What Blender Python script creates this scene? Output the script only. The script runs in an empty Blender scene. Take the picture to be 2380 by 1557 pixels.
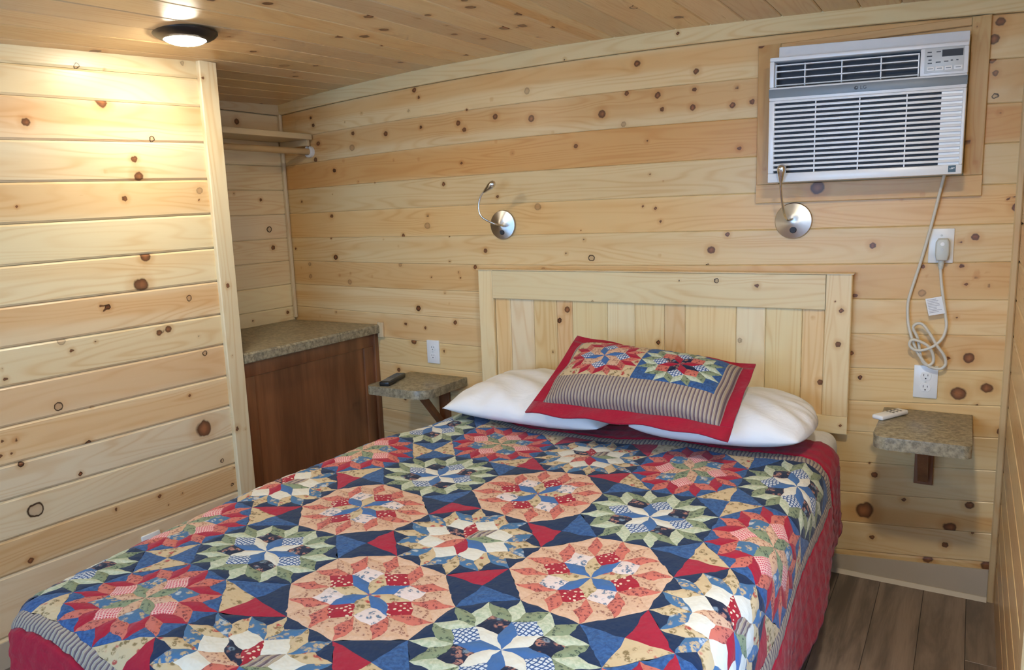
import bpy, bmesh, math, random
import numpy as np
from mathutils import Vector, Matrix
PI = math.pi
random.seed(7); RNG = np.random.default_rng(11)
SC = bpy.context.scene
COL = SC.collection
# ------------------------------------------------------------------ camera
H = 1.429
def cam_matrix(yaw, pit, rol):
    cz, sz = math.cos(yaw), math.sin(yaw); cx, sx = math.cos(pit), math.sin(pit); cy, sy = math.cos(rol), math.sin(rol)
    Rz = Matrix(((cz,-sz,0),(sz,cz,0),(0,0,1))); Rx = Matrix(((1,0,0),(0,cx,-sx),(0,sx,cx))); Ry = Matrix(((cy,0,sy),(0,1,0),(-sy,0,cy)))
    return Rz @ Rx @ Ry
M = cam_matrix(0.54811087, -0.16253651, 0.03501657)
cam_d = bpy.data.cameras.new('camera'); cam = bpy.data.objects.new('camera', cam_d); COL.objects.link(cam)
r_, f_, u_ = M.col[0], M.col[1], M.col[2]
cam.matrix_world = Matrix(((r_[0],u_[0],-f_[0],0),(r_[1],u_[1],-f_[1],0),(r_[2],u_[2],-f_[2],H),(0,0,0,1)))
cam_d.sensor_width = 36; cam_d.lens = 1757.09866/2380*36; cam_d.clip_start = 0.02
SC.camera = cam
# ------------------------------------------------------------------ light and exposure
W = bpy.data.worlds.new('sky'); SC.world = W; W.use_nodes = True
W.node_tree.nodes['Background'].inputs[0].default_value = (0.62,0.76,1,1)
W.node_tree.nodes['Background'].inputs[1].default_value = 1.0
def area(name, loc, rot, sx, sy, power, col):
    l = bpy.data.lights.new(name,'AREA'); l.shape='RECTANGLE'; l.size=sx; l.size_y=sy; l.energy=power; l.color=col
    o = bpy.data.objects.new(name,l); COL.objects.link(o); o.location=loc; o.rotation_euler=rot; return o
DAY = (0.30,0.565,1.0)
area('daylight_rear_window', (-1.15,-1.72,1.35), (PI/2,0,0), 1.9, 1.2, 120, DAY)        # just outside the rear window, facing +y
area('daylight_glass_door', (0.32,1.0,1.15), (0,PI/2,0), 1.7, 0.8, 22, DAY)            # just outside the glazed door, facing -x
LAMP_COL = (1.0,0.91,0.74); LAMP_STRENGTH = (220.0, 440.0)
vs = SC.view_settings; vs.view_transform='Standard'; vs.look='None'; vs.gamma=1.0; vs.use_curve_mapping=False; vs.exposure=-0.10
SC.display_settings.display_device='sRGB'
SC.cycles.use_denoising = True
SC.cycles.max_bounces = 5; SC.cycles.diffuse_bounces = 4; SC.cycles.glossy_bounces = 2
SC.cycles.use_adaptive_sampling = True; SC.cycles.adaptive_threshold = 0.08; SC.cycles.adaptive_min_samples = 12
SC.cycles.caustics_reflective = False; SC.cycles.caustics_refractive = False
SC.cycles.sample_clamp_indirect = 6.0
# ------------------------------------------------------------------ measured positions (metres)
SEAM={
 1:[-0.02083, -0.06336, 1.9977],
 2:[-0.01599, -0.0503, 1.8604],
 3:[-0.01302, -0.04019, 1.7213],
 4:[-0.00476, -0.01282, 1.59343],
 5:[-0.00237, -0.00562, 1.46099],
 6:[0.00231, 0.00959, 1.32972],
 7:[0.00687, 0.0241, 1.20317],
 8:[0.0068, 0.02485, 1.07487],
 9:[0.01066, 0.03818, 0.95183],
 10:[0.01689, 0.05607, 0.82789],
 11:[0.01713, 0.06021, 0.70512],
 0:[0.00413, -0.00428, -0.05101, 2.05806],
 12:[0.02127, 0.07608, 0.59074],
 13:[0.02094, 0.07927, 0.47255],
 14:[0.02319, 0.08942, 0.35566],
 15:[0.02531, 0.09935, 0.23909],
 16:[0.0294, 0.11735, 0.13021],
}
PSEAM=[ (2.003,2.056),(1.947,1.987),(1.848,1.879),(1.708,1.740),(1.574,1.595),(1.442,1.458),(1.310,1.321),(1.180,1.185),(1.049,1.048),(0.923,0.921),(0.794,0.787),(0.669,0.658),(0.554,0.530),(0.422,0.404),(0.304,0.278) ]
K_BACK="""-3.032,1.952,0.0067,n -3.016,1.912,0.0085,n -2.334,2.017,0.0098,n -2.308,1.982,0.0071,n -1.896,1.93,0.0046,n -1.712,1.946,0.0124,l -2.677,1.941,0.0046,n -2.375,1.926,0.0066,l -2.792,1.908,0.0035,n -2.742,1.849,0.0093,n -2.525,1.829,0.0106,n -2.305,1.842,0.0076,n -2.084,1.843,0.0104,n -2.053,1.81,0.0098,n -1.881,1.853,0.0121,n -1.693,1.827,0.0123,n -2.754,1.777,0.0151,l -2.992,1.816,0.0103,n -3.226,1.815,0.0075,n -3.021,1.734,0.0121,n -2.035,1.897,0.0047,n -1.882,1.742,0.004,n -1.797,1.687,0.006,n -2.076,1.659,0.0067,n -2.328,1.693,0.0043,n -2.487,1.699,0.0039,n -2.891,1.671,0.0089,d -3.108,1.685,0.0037,n -2.821,1.715,0.0041,n -2.73,1.603,0.0046,d -2.619,1.594,0.0034,n -2.186,1.567,0.0084,n -1.884,1.497,0.0065,n -3.148,1.519,0.0056,n -2.915,1.55,0.003,n -2.932,1.435,0.0095,n -2.292,1.421,0.007,n -2.297,1.371,0.0139,l -2.947,1.318,0.0048,n -2.451,1.326,0.0077,n -3.222,1.263,0.0062,n -2.925,1.217,0.0107,d -1.962,1.249,0.0092,n -2.582,1.308,0.0034,n -2.167,1.318,0.0037,n -2.488,1.273,0.0033,n -1.197,1.998,0.0112,n -0.951,1.939,0.0099,n -1.243,1.887,0.0084,n -1.11,1.865,0.0101,n -0.96,1.871,0.0081,n -0.795,1.861,0.0062,n -1.355,1.815,0.0141,n -1.091,1.809,0.0073,n -0.965,1.804,0.0099,n -0.811,1.798,0.0089,n -0.738,1.803,0.0079,n -1.257,1.766,0.0102,l -1.587,1.761,0.0034,n -1.478,1.694,0.0076,n -1.156,1.69,0.0059,n -0.783,1.635,0.0075,n -1.145,1.557,0.0041,n -1.088,1.526,0.0027,d -2.172,1.197,0.0047,n -3.122,1.178,0.0111,l -3.124,1.111,0.0111,l -2.482,1.179,0.01,l -2.024,1.171,0.0082,n -3.19,1.157,0.0037,n -2.121,1.144,0.0047,n -2.114,1.118,0.0047,n -2.29,1.118,0.0048,n -2.906,1.12,0.0048,n -2.826,1.13,0.0041,n -2.676,1.117,0.004,n -2.835,1.085,0.0117,l -2.38,0.959,0.0109,d -2.952,0.917,0.0054,n -3.074,0.889,0.0037,n -2.469,0.875,0.0078,n -2.343,0.861,0.0065,n -2.157,0.897,0.009,n -2.423,0.787,0.0133,n -2.234,0.748,0.007,n -2.533,0.63,0.0091,n -2.5,0.478,0.0091,n -2.186,0.99,0.0032,n -2.21,1.043,0.0048,n -1.672,1.443,0.0156,l -1.175,1.429,0.005,n -1.12,1.42,0.0059,n -1.099,1.364,0.0063,n -1.461,1.335,0.0028,n -1.446,1.294,0.0052,n -1.535,1.234,0.0053,n -1.413,1.215,0.0118,r -1.103,1.226,0.0036,n -0.888,1.247,0.0124,n -0.825,1.309,0.0079,n -0.903,1.189,0.0062,r -1.653,1.164,0.0088,l -0.303,1.262,0.01,n 0.008,1.288,0.01,n -0.035,1.273,0.005,n -0.155,1.435,0.0039,n -0.219,1.424,0.0039,n 0.094,1.411,0.0044,n 0.109,1.417,0.0044,n 0.118,1.384,0.0111,n -0.143,1.189,0.0067,n -0.025,1.191,0.0078,n 0.02,1.172,0.0039,n 0.019,1.154,0.005,n -0.011,1.129,0.0056,n 0.055,1.125,0.0067,l 0.052,1.17,0.0028,n -0.356,1.156,0.0034,n -0.355,1.139,0.0028,n -0.132,1.153,0.0028,n -0.123,1.162,0.0022,n -0.14,1.095,0.0123,l -0.033,1.014,0.005,n 0.013,0.874,0.0146,n -0.05,0.868,0.0068,n -0.014,0.746,0.0187,n 0.071,0.773,0.0147,n -0.328,0.776,0.0068,d -0.361,0.866,0.0068,n 0.128,0.984,0.0056,n -0.356,1.08,0.0078,n 0.12,0.624,0.0092,n 0.043,0.709,0.0061,n -0.266,0.409,0.0086,n -0.292,0.264,0.0256,n 0.043,0.345,0.0118,n -0.165,0.329,0.0079,n -0.013,0.251,0.0159,n -0.265,0.162,0.0073,n -0.025,0.181,0.0096,n 0.106,0.125,0.0178,n -0.076,0.111,0.0146,n 0.057,0.243,0.0048,n -0.158,0.513,0.0062,n -0.284,0.452,0.0039,n 0.042,1.972,0.0117,n 0.026,1.92,0.0129,n 0.025,1.857,0.009,n 0.034,1.815,0.0077,n 0.039,1.743,0.0083,r 0.053,1.689,0.0051,n -0.738,1.804,0.0074,n -0.795,1.862,0.0048,n -0.782,1.635,0.0069,n"""
K_CROWN="""-1.513,2.053,0.0048,d -1.02,2.086,0.0055,d"""
K_FRAME="""-0.703,2.001,0.0133,n -0.693,1.977,0.004,n -0.682,1.552,0.0039,n -0.438,2.001,0.0104,n -0.494,1.475,0.0195,n -0.682,1.551,0.0036,n -0.154,1.436,0.0041,n -0.03,1.601,0.0076,n -0.025,1.966,0.0045,n -0.005,1.534,0.0038,n"""
K_HEAD="""-1.005,1.13,0.0049,r -0.852,1.131,0.0083,r -0.698,1.114,0.0078,n -1.392,1.032,0.0042,r -1.521,0.989,0.0114,n -1.561,0.938,0.0106,d -0.394,1.029,0.0078,n -0.402,0.903,0.0089,n -0.461,0.752,0.0091,n -0.493,0.996,0.0039,n -0.416,1.062,0.0028,n -1.598,0.793,0.0051,n -1.487,0.758,0.0075,n -0.384,0.597,0.0046,n -1.099,0.867,0.0072,d -0.762,0.895,0.0108,l"""
K_PART="""1.55,1.97,0.0081,r 1.65,1.97,0.0035,n 1.627,1.86,0.0175,n 1.36,1.768,0.0111,n 1.804,1.741,0.0096,r 1.724,1.665,0.0106,n 1.734,1.602,0.0153,n 1.609,1.617,0.0035,n 1.669,1.522,0.0093,n 1.981,1.513,0.0037,n 1.298,1.497,0.0044,n 1.512,1.533,0.0023,n 1.968,2.036,0.0087,l 1.988,1.551,0.0135,l 1.725,1.308,0.0153,n 1.694,1.205,0.0222,n 1.534,1.146,0.0057,n 1.555,1.138,0.0092,d 1.537,1.124,0.0034,n 1.891,1.133,0.0097,r 1.381,1.042,0.0123,l 1.411,1.004,0.0068,n 1.499,1.021,0.0046,n 1.747,1.015,0.0101,n 1.786,1.023,0.0102,n 1.918,0.973,0.0055,l 1.184,0.983,0.0038,n 1.192,0.95,0.006,n 1.935,0.901,0.0093,r 1.343,0.821,0.0124,r 1.456,0.792,0.004,n 1.845,0.744,0.0055,n 1.895,0.595,0.0262,n 1.157,0.752,0.0056,n 1.195,0.744,0.0056,n 1.179,0.703,0.005,n 1.145,0.705,0.0056,n 1.428,0.666,0.0091,d 1.201,0.659,0.0075,d 1.386,0.566,0.0065,d 1.967,0.435,0.0072,r 2.021,0.386,0.0044,n 2.005,0.317,0.0073,r 1.226,0.491,0.02,r 1.672,0.382,0.0069,n 1.768,0.36,0.0042,n 1.495,0.393,0.006,n 1.703,0.336,0.0035,n 1.188,0.326,0.0084,n"""
K_POST="""2.04,1.99,0.0075,n 2.065,1.164,0.0081,n 2.053,0.869,0.0038,n 2.043,0.556,0.009,n 2.083,0.545,0.0039,n"""
K_ALC="""2.713,1.931,0.0126,n 2.653,1.565,0.0055,n 2.823,1.534,0.0085,n 2.866,1.376,0.0142,r 2.88,1.276,0.0109,n 2.946,0.911,0.0085,n 2.702,0.897,0.0057,n"""
K_CEIL="""-1.897,1.733,0.0148,n -1.803,2.087,0.0158,n -1.886,2.261,0.0168,n -2.002,2.287,0.0173,n -2.067,2.222,0.0138,n -2.226,2.77,0.0121,n -2.482,2.508,0.01,n -2.689,2.584,0.0126,n -2.548,2.391,0.0198,l -2.061,2.459,0.0064,n -1.697,1.894,0.0073,n -1.486,2.022,0.0202,n -1.479,2.23,0.0153,n -1.399,2.416,0.016,n -1.543,2.563,0.0205,n -1.478,2.573,0.0152,n -1.514,2.587,0.0051,n -1.402,2.672,0.0103,n -1.686,2.381,0.0067,n -1.646,2.216,0.0111,n -1.7,2.227,0.0064,n -1.747,2.513,0.0122,n -1.707,2.658,0.0108,n -1.529,2.784,0.0081,n -1.943,2.878,0.0098,n -1.031,2.576,0.0159,r -0.952,2.795,0.0135,d -1.121,2.337,0.0074,n -2.33,2.329,0.0056,n -1.45,2.149,0.0104,n -1.97,1.582,0.0106,n -2.639,1.618,0.0164,n -2.286,1.899,0.0068,n -2.422,2.119,0.011,n -2.25,2.076,0.0046,n -2.75,2.305,0.0061,n -2.631,2.528,0.0082,n -3.363,2.894,0.0067,n -3.253,2.868,0.0098,n"""
def parse(s):
    r=[]
    for e in s.split():
        a=e.split(','); r.append((float(a[0]),float(a[1]),float(a[2]),a[3]))
    return r
K_BACK,K_CROWN,K_FRAME,K_HEAD,K_PART,K_POST,K_ALC,K_CEIL=[parse(k) for k in (K_BACK,K_CROWN,K_FRAME,K_HEAD,K_PART,K_POST,K_ALC,K_CEIL)]
YW=3.0; XR=0.135; XA=-3.267; XP=-2.65; YR=-1.6
def seam(k,x): return np.polyval(SEAM[k],np.asarray(x,float))
def zceil(x,y):
    x=np.clip(np.asarray(x,float),XA,XR); y=np.asarray(y,float)
    w=np.clip((-1.2-x)/1.45,0,1)
    d=np.where(y>2.05,(3.0-y)*.0347,.033+np.clip(2.05-y,0,.85)*.068)
    return seam(0,x)-w*np.clip(d,0,None)
# ------------------------------------------------------------------ object helpers
def tag(o,label=None,cat=None,group=None,kind=None):
    if label: o['label']=label
    if cat: o['category']=cat
    if group: o['group']=group
    if kind: o['kind']=kind
    return o
def link(o,parent=None):
    COL.objects.link(o)
    if parent is not None:
        o.parent=parent; o.matrix_parent_inverse=Matrix.Translation(-Vector(parent.location)) if parent.type=='EMPTY' else Matrix.Identity(4)
    return o
def empty(name,loc):
    o=bpy.data.objects.new(name,None); o.location=loc; o.empty_display_size=.05; COL.objects.link(o); return o
def npmesh(name,V,F,mat,parent=None,attrs=None,smooth=False,mats=None,midx=None,uv=None):
    V=np.asarray(V,np.float32); F=np.asarray(F,np.int32); k=F.shape[1]
    me=bpy.data.meshes.new(name); me.vertices.add(len(V)); me.vertices.foreach_set('co',V.ravel())
    me.loops.add(F.size); me.loops.foreach_set('vertex_index',F.ravel())
    me.polygons.add(len(F)); me.polygons.foreach_set('loop_start',np.arange(0,F.size,k,dtype=np.int32))
    me.polygons.foreach_set('loop_total',np.full(len(F),k,np.int32))
    for m in (mats or [mat]): me.materials.append(m)
    if midx is not None: me.polygons.foreach_set('material_index',np.asarray(midx,np.int32))
    me.polygons.foreach_set('use_smooth',np.full(len(F),bool(smooth)))
    if uv is not None:
        l=me.uv_layers.new(name='UVMap'); l.data.foreach_set('uv',np.asarray(uv,np.float32)[F.ravel()].ravel())
    for n,(t,a) in (attrs or {}).items():
        at=me.attributes.new(n,t,'POINT'); at.data.foreach_set('vector' if t=='FLOAT_VECTOR' else 'value',np.asarray(a,np.float32).ravel())
    me.update(calc_edges=True); me.validate()
    return link(bpy.data.objects.new(name,me),parent)
class MB:
    """collects solids into one mesh"""
    def __init__(s): s.bm=bmesh.new()
    def _bev(s,new,bev,seg):
        if bev>0:
            es=list({e for v in new for e in v.link_edges})
            bmesh.ops.bevel(s.bm,geom=es,offset=bev,segments=seg,affect='EDGES',profile=.5)
    def box(s,lo,hi,bev=0,seg=2,mat=None):
        r=bmesh.ops.create_cube(s.bm,size=1)['verts']
        lo=Vector(lo);hi=Vector(hi);c=(lo+hi)/2;d=hi-lo
        for v in r:
            v.co=Vector((v.co.x*d.x,v.co.y*d.y,v.co.z*d.z))+c
            if mat is not None: v.co=mat@v.co
        s._bev(r,bev,seg); return s
    def prism(s,pts,d0,d1,to,bev=0,seg=2):
        n=len(pts); a=[s.bm.verts.new(to(p,d0)) for p in pts]; b=[s.bm.verts.new(to(p,d1)) for p in pts]
        s.bm.faces.new(a[::-1]); top=s.bm.faces.new(b)
        for i in range(n): s.bm.faces.new((a[i],a[(i+1)%n],b[(i+1)%n],b[i]))
        if bev>0: bmesh.ops.bevel(s.bm,geom=list(top.edges),offset=bev,segments=seg,affect='EDGES',profile=.5)
        return s
    def tube(s,pts,rad,n=10,cap=True):
        pts=[Vector(p) for p in pts]; m=len(pts); rad=rad if hasattr(rad,'__len__') else [rad]*m
        t0=(pts[1]-pts[0]).normalized(); ref=Vector((0,0,1)) if abs(t0.z)<.9 else Vector((1,0,0))
        nx=t0.cross(ref).normalized(); rings=[]
        for i,p in enumerate(pts):
            t=(pts[min(i+1,m-1)]-pts[max(i-1,0)]).normalized()
            nx=(nx-t*nx.dot(t)).normalized(); ny=t.cross(nx)
            rings.append([s.bm.verts.new(p+(nx*math.cos(2*PI*k/n)+ny*math.sin(2*PI*k/n))*rad[i]) for k in range(n)])
        for a,b in zip(rings,rings[1:]):
            for k in range(n): s.bm.faces.new((a[k],a[(k+1)%n],b[(k+1)%n],b[k]))
        if cap: s.bm.faces.new(rings[0][::-1]); s.bm.faces.new(rings[-1])
        return s
    def lathe(s,prof,o,ax,n=40,cap0=False,cap1=True):
        ax=Vector(ax).normalized(); ref=Vector((0,0,1)) if abs(ax.z)<.9 else Vector((1,0,0))
        e1=ax.cross(ref).normalized(); e2=ax.cross(e1); o=Vector(o); R=[]
        for r,h in prof: R.append([s.bm.verts.new(o+ax*h+(e1*math.cos(2*PI*k/n)+e2*math.sin(2*PI*k/n))*r) for k in range(n)])
        for a,b in zip(R,R[1:]):
            for k in range(n): s.bm.faces.new((a[k],a[(k+1)%n],b[(k+1)%n],b[k]))
        if cap0: s.bm.faces.new(R[0][::-1])
        if cap1: s.bm.faces.new(R[-1])
        return s
    def build(s,name,mat,parent=None,smooth=None,fn=None):
        if fn:
            for v in s.bm.verts: v.co=fn(v.co)
        bmesh.ops.recalc_face_normals(s.bm,faces=s.bm.faces)
        me=bpy.data.meshes.new(name); s.bm.to_mesh(me); s.bm.free(); me.materials.append(mat)
        if smooth:
            me.polygons.foreach_set('use_smooth',[True]*len(me.polygons)); me.set_sharp_from_angle(angle=math.radians(smooth))
        me.update()
        return link(bpy.data.objects.new(name,me),parent)
def bez(ctrl,n=60):
    """Catmull-Rom through points"""
    P=[np.array(p,float) for p in ctrl]; P=[2*P[0]-P[1]]+P+[2*P[-1]-P[-2]]; out=[]
    m=len(P)-3
    for i in range(m):
        for t in np.linspace(0,1,max(3,n//m),endpoint=(i==m-1)):
            a,b,c,d=P[i:i+4]; out.append(tuple(.5*((2*b)+(c-a)*t+(2*a-5*b+4*c-d)*t*t+(-a+3*b-3*c+d)*t**3)))
    return out
# ------------------------------------------------------------------ materials
def lin(r,g,b):
    f=lambda c:(c/255/12.92 if c/255<=.04045 else ((c/255+.055)/1.055)**2.4)
    return (f(r),f(g),f(b),1)
class NT:
    def __init__(s,name):
        s.m=bpy.data.materials.new(name); s.m.use_nodes=True; s.t=s.m.node_tree
        s.p=s.t.nodes['Principled BSDF']; s.out=s.t.nodes['Material Output']
    def set(s,inp,v):
        if isinstance(v,bpy.types.NodeSocket): s.t.links.new(v,inp)
        elif isinstance(v,(tuple,list)):
            n=len(inp.default_value); inp.default_value=tuple(v)[:n] if len(v)>=n else tuple(v)+(1,)*(n-len(v))
        else: inp.default_value=v
    def n(s,typ,ins={},**kw):
        nd=s.t.nodes.new('ShaderNode'+typ)
        for k,v in kw.items(): setattr(nd,k,v)
        for k,v in ins.items(): s.set(nd.inputs[k],v)
        return nd
    def math(s,op,a,b=0.0,c=None,clamp=False):
        nd=s.n('Math',operation=op,use_clamp=clamp); s.set(nd.inputs[0],a); s.set(nd.inputs[1],b)
        if c is not None: s.set(nd.inputs[2],c)
        return nd.outputs[0]
    def mix(s,f,a,b,blend='MIX'):
        nd=s.n('Mix',data_type='RGBA',blend_type=blend); s.set(nd.inputs[0],f); s.set(nd.inputs[6],a); s.set(nd.inputs[7],b); return nd.outputs[2]
    def step(s,v,a,b,lo=0.0,hi=1.0):
        nd=s.n('MapRange',interpolation_type='SMOOTHSTEP'); 
        for i,x in enumerate((v,a,b,lo,hi)): s.set(nd.inputs[i],x)
        return nd.outputs[0]
    def attr(s,name): return s.n('Attribute',attribute_name=name)
    def noise(s,vec,scale,detail=2.0,rough=.5,dist=0.0):
        nd=s.n('TexNoise',{'Scale':scale,'Detail':detail,'Roughness':rough,'Distortion':dist}); s.set(nd.inputs['Vector'],vec); return nd.outputs['Fac']
    def vmul(s,vec,v):
        nd=s.n('VectorMath',operation='MULTIPLY'); s.set(nd.inputs[0],vec); s.set(nd.inputs[1],v); return nd.outputs[0]
    def bump(s,h,strength=.2,dist=.002):
        nd=s.n('Bump',{'Strength':strength,'Distance':dist}); s.set(nd.inputs['Height'],h); s.set(s.p.inputs['Normal'],nd.outputs[0])
    def fin(s,col=None,rough=.5,metal=0.0,spec=.5,**kw):
        if col is not None: s.set(s.p.inputs['Base Color'],col)
        s.set(s.p.inputs['Roughness'],rough); s.set(s.p.inputs['Metallic'],metal); s.set(s.p.inputs['Specular IOR Level'],spec)
        for k,v in kw.items(): s.set(s.p.inputs[k.replace('_',' ')],v)
        return s.m
def plain(name,col,rough=.5,metal=0.0,bumpy=0.0,**kw):
    t=NT(name); tc=t.n('TexCoord').outputs['Object']; n=t.noise(tc,35,3)
    c=t.mix(t.math('MULTIPLY',n,.12),col,tuple(x*.7 for x in col[:3])+(1,))
    if bumpy: t.bump(t.noise(tc,260,3),bumpy,.001)
    return t.fin(c,rough,metal,**kw)
def pine_mat(name,heart=(.93,.745,.56),rough=.24,knot=(.25,.088,.034)):
    t=NT(name); gc=t.attr('gc').outputs['Vector']; kn0=t.attr('kn').outputs['Fac']; kf=t.attr('kf').outputs['Fac']; kr=t.attr('kr').outputs['Fac']; ht=t.attr('ht').outputs['Fac']
    oc=t.n('ObjectInfo').outputs['Color']
    n2=t.noise(t.vmul(gc,(38,38,9)),1,1)
    kn=t.math('ADD',kn0,t.math('MULTIPLY',t.math('SUBTRACT',n2,.5),.75))
    ring=t.noise(t.vmul(gc,(.9,10,1)),1,1,.45)
    late=t.math('POWER',t.math('ADD',t.math('MULTIPLY',t.math('SINE',t.math('MULTIPLY',ring,95)),.5),.5),3.0)
    fib=t.noise(t.vmul(gc,(6,420,3)),1,1)
    blotch=t.noise(t.vmul(gc,(2.2,9,5)),1,1)
    htn=t.math('ADD',ht,t.math('MULTIPLY',t.math('SUBTRACT',blotch,.5),.5),clamp=True)
    heartc=t.mix(1.0,oc,heart,'MULTIPLY')
    c=t.mix(htn,oc,heartc)
    c=t.mix(t.math('MULTIPLY',late,t.step(blotch,.35,.7,.14,.40)),c,t.mix(1.0,c,(.80,.58,.36,1),'MULTIPLY'))
    c=t.mix(t.math('MULTIPLY',fib,.16),c,t.mix(1.0,c,(.8,.66,.5,1),'MULTIPLY'))
    halo=t.math('MULTIPLY',t.step(kn,1.0,2.6,1,0),t.math('MULTIPLY',kf,.42))
    c=t.mix(halo,c,t.mix(1.0,c,(.74,.48,.26,1),'MULTIPLY'))
    core=t.mix(t.step(kn,.05,.75),(knot[0]*1.35,knot[1]*1.35,knot[2]*1.3,1),tuple(k*.6 for k in knot)+(1,))
    c=t.mix(t.math('MULTIPLY',t.step(kn,.82,1.0,1,0),kf),c,core)
    rg=t.math('MULTIPLY',t.math('MULTIPLY',t.step(kn,.68,.86),t.step(kn,.92,1.12,1,0)),kr)
    c=t.mix(rg,c,(.05,.025,.012,1))
    return t.fin(c,t.math('ADD',rough,t.math('MULTIPLY',fib,.12)),0,.22)
M_PINE=pine_mat('varnished_knotty_pine')
def stained():
    t=NT('dark_stained_wood'); gc=t.n('TexCoord').outputs['Object']
    n=t.noise(t.vmul(gc,(11,11,1.1)),1,4,.6); f=t.noise(t.vmul(gc,(260,260,6)),1,2)
    k=t.n('TexVoronoi',{'Scale':1.0,'Randomness':1.0}); t.set(k.inputs['Vector'],t.vmul(gc,(5.2,5.2,4.2)))
    c=t.mix(t.step(n,.25,.8),(.16,.060,.024,1),(.36,.148,.060,1))
    c=t.mix(t.math('MULTIPLY',f,.35),c,(.05,.018,.007,1))
    c=t.mix(t.step(k.outputs['Distance'],.05,.12,.75,0),c,(.028,.011,.005,1))
    return t.fin(c,.33)
M_STAIN=stained()
def laminate():
    t=NT('speckled_stone_laminate'); gc=t.n('TexCoord').outputs['Object']
    n=t.noise(gc,55,4,.7); v=t.noise(gc,240,3,.7); b=t.noise(gc,16,2)
    c=t.mix(t.step(n,.32,.68),(.155,.128,.074,1),(.40,.34,.22,1))
    c=t.mix(t.step(v,.55,.72,0,.55),c,(.34,.31,.25,1))
    c=t.mix(t.step(v,.28,.42,.6,0),c,(.05,.042,.03,1))
    c=t.mix(t.step(b,.4,.7,0,.25),c,(.16,.15,.13,1))
    return t.fin(c,.38)
M_LAM=laminate()
def vinylfloor():
    t=NT('dark_wood_look_vinyl'); gc=t.n('TexCoord').outputs['Object']; r=t.n('ObjectInfo').outputs['Random']
    off=t.n('CombineXYZ'); t.set(off.inputs[0],t.math('MULTIPLY',r,37.0)); t.set(off.inputs[1],t.math('MULTIPLY',r,91.0))
    ad=t.n('VectorMath',operation='ADD'); t.set(ad.inputs[0],gc); t.set(ad.inputs[1],off.outputs[0]); g=ad.outputs[0]
    n=t.noise(t.vmul(g,(13,1.5,1)),1,5,.62,.4); f=t.noise(t.vmul(g,(210,9,1)),1,3); 
    c=t.mix(t.step(n,.36,.64),(.105,.08,.064,1),(.36,.265,.20,1))
    c=t.mix(t.math('MULTIPLY',f,.5),c,(.075,.054,.042,1))
    c=t.mix(t.math('MULTIPLY',r,.35),c,(.26,.19,.13,1))
    t.bump(f,.1,.001)
    return t.fin(c,.42)
M_FLOOR=vinylfloor()
def brushed():
    t=NT('brushed_nickel'); g=t.n('TexCoord').outputs['Object']; tg=t.n('Tangent',direction_type='RADIAL',axis='Y')
    n=t.noise(g,180,2)
    m=t.fin((.64,.62,.58,1),t.math('ADD',.36,t.math('MULTIPLY',n,.04)),1.0)
    t.set(t.p.inputs['Anisotropic'],.85); t.set(t.p.inputs['Tangent'],tg.outputs[0]); return m
M_NICKEL=brushed()
M_CHROME=plain('satin_chrome',(.70,.70,.69,1),.2,1.0)
M_WHITEPL=plain('white_plastic',(.80,.80,.78,1),.32)
M_ACWHITE=plain('white_appliance_plastic',(.78,.79,.79,1),.3)
M_ACGREY=plain('grey_appliance_plastic',(.20,.23,.25,1),.4)
M_BUTTON=plain('pale_button_plastic',(.82,.82,.80,1),.4)
M_PANEL=plain('light_grey_panel',(.55,.57,.56,1),.4)
M_DARK=plain('dark_interior_plastic',(.022,.024,.03,1),.6)
M_BLACK=plain('black_plastic',(.012,.012,.013,1),.3)
M_GREYKEY=plain('grey_rubber_keys',(.16,.17,.18,1),.5)
M_INK=plain('dark_grey_ink',(.06,.065,.07,1),.6)
M_CORD=plain('ivory_cord',(.66,.62,.52,1),.45)
M_PLUG=plain('pale_grey_plug',(.56,.58,.53,1),.42)
M_BASE=plain('taupe_vinyl_baseboard',(.52,.43,.31,1),.45)
M_ROD=plain('bare_wood_rod',(.52,.35,.17,1),.45)
M_BRONZE=plain('dark_bronze_metal',(.045,.036,.03,1),.38,.6)
M_TAGINK=plain('grey_print',(.42,.42,.44,1),.7)
M_TEAL=plain('dark_teal_sticker',(.018,.055,.07,1),.4)
M_RED_PLASTIC=plain('red_key',(.35,.03,.03,1),.4)
M_BEDBASE=plain('charcoal_bed_base',(.018,.02,.03,1),.8)
def fabric_white():
    t=NT('white_cotton'); g=t.n('TexCoord').outputs['Object']
    w=t.noise(g,900,2); b=t.noise(t.vmul(g,(7,16,7)),1,3,.55,.8)
    c=t.mix(w,(.80,.80,.80,1),(.74,.74,.745,1))
    t.bump(t.math('ADD',t.math('MULTIPLY',w,.05),b),.35,.012)
    return t.fin(c,.85,0,.2)
M_COTTON=fabric_white()
def emis(k):
    t=NT('lit_frosted_diffuser'); e=t.n('Emission',{'Color':LAMP_COL+(1,),'Strength':LAMP_STRENGTH[k]})
    t.t.links.new(e.outputs[0],t.out.inputs[0]); return t.m
M_GLOW=[emis(0),emis(1)]
def glassy():
    t=NT('clear_window_glass'); tr=t.n('BsdfTransparent'); gl=t.n('BsdfGlossy',{'Roughness':.02}); mx=t.n('MixShader',{0:.06})
    t.t.links.new(tr.outputs[0],mx.inputs[1]); t.t.links.new(gl.outputs[0],mx.inputs[2]); t.t.links.new(mx.outputs[0],t.out.inputs[0]); return t.m
M_GLASS=glassy()
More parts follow.
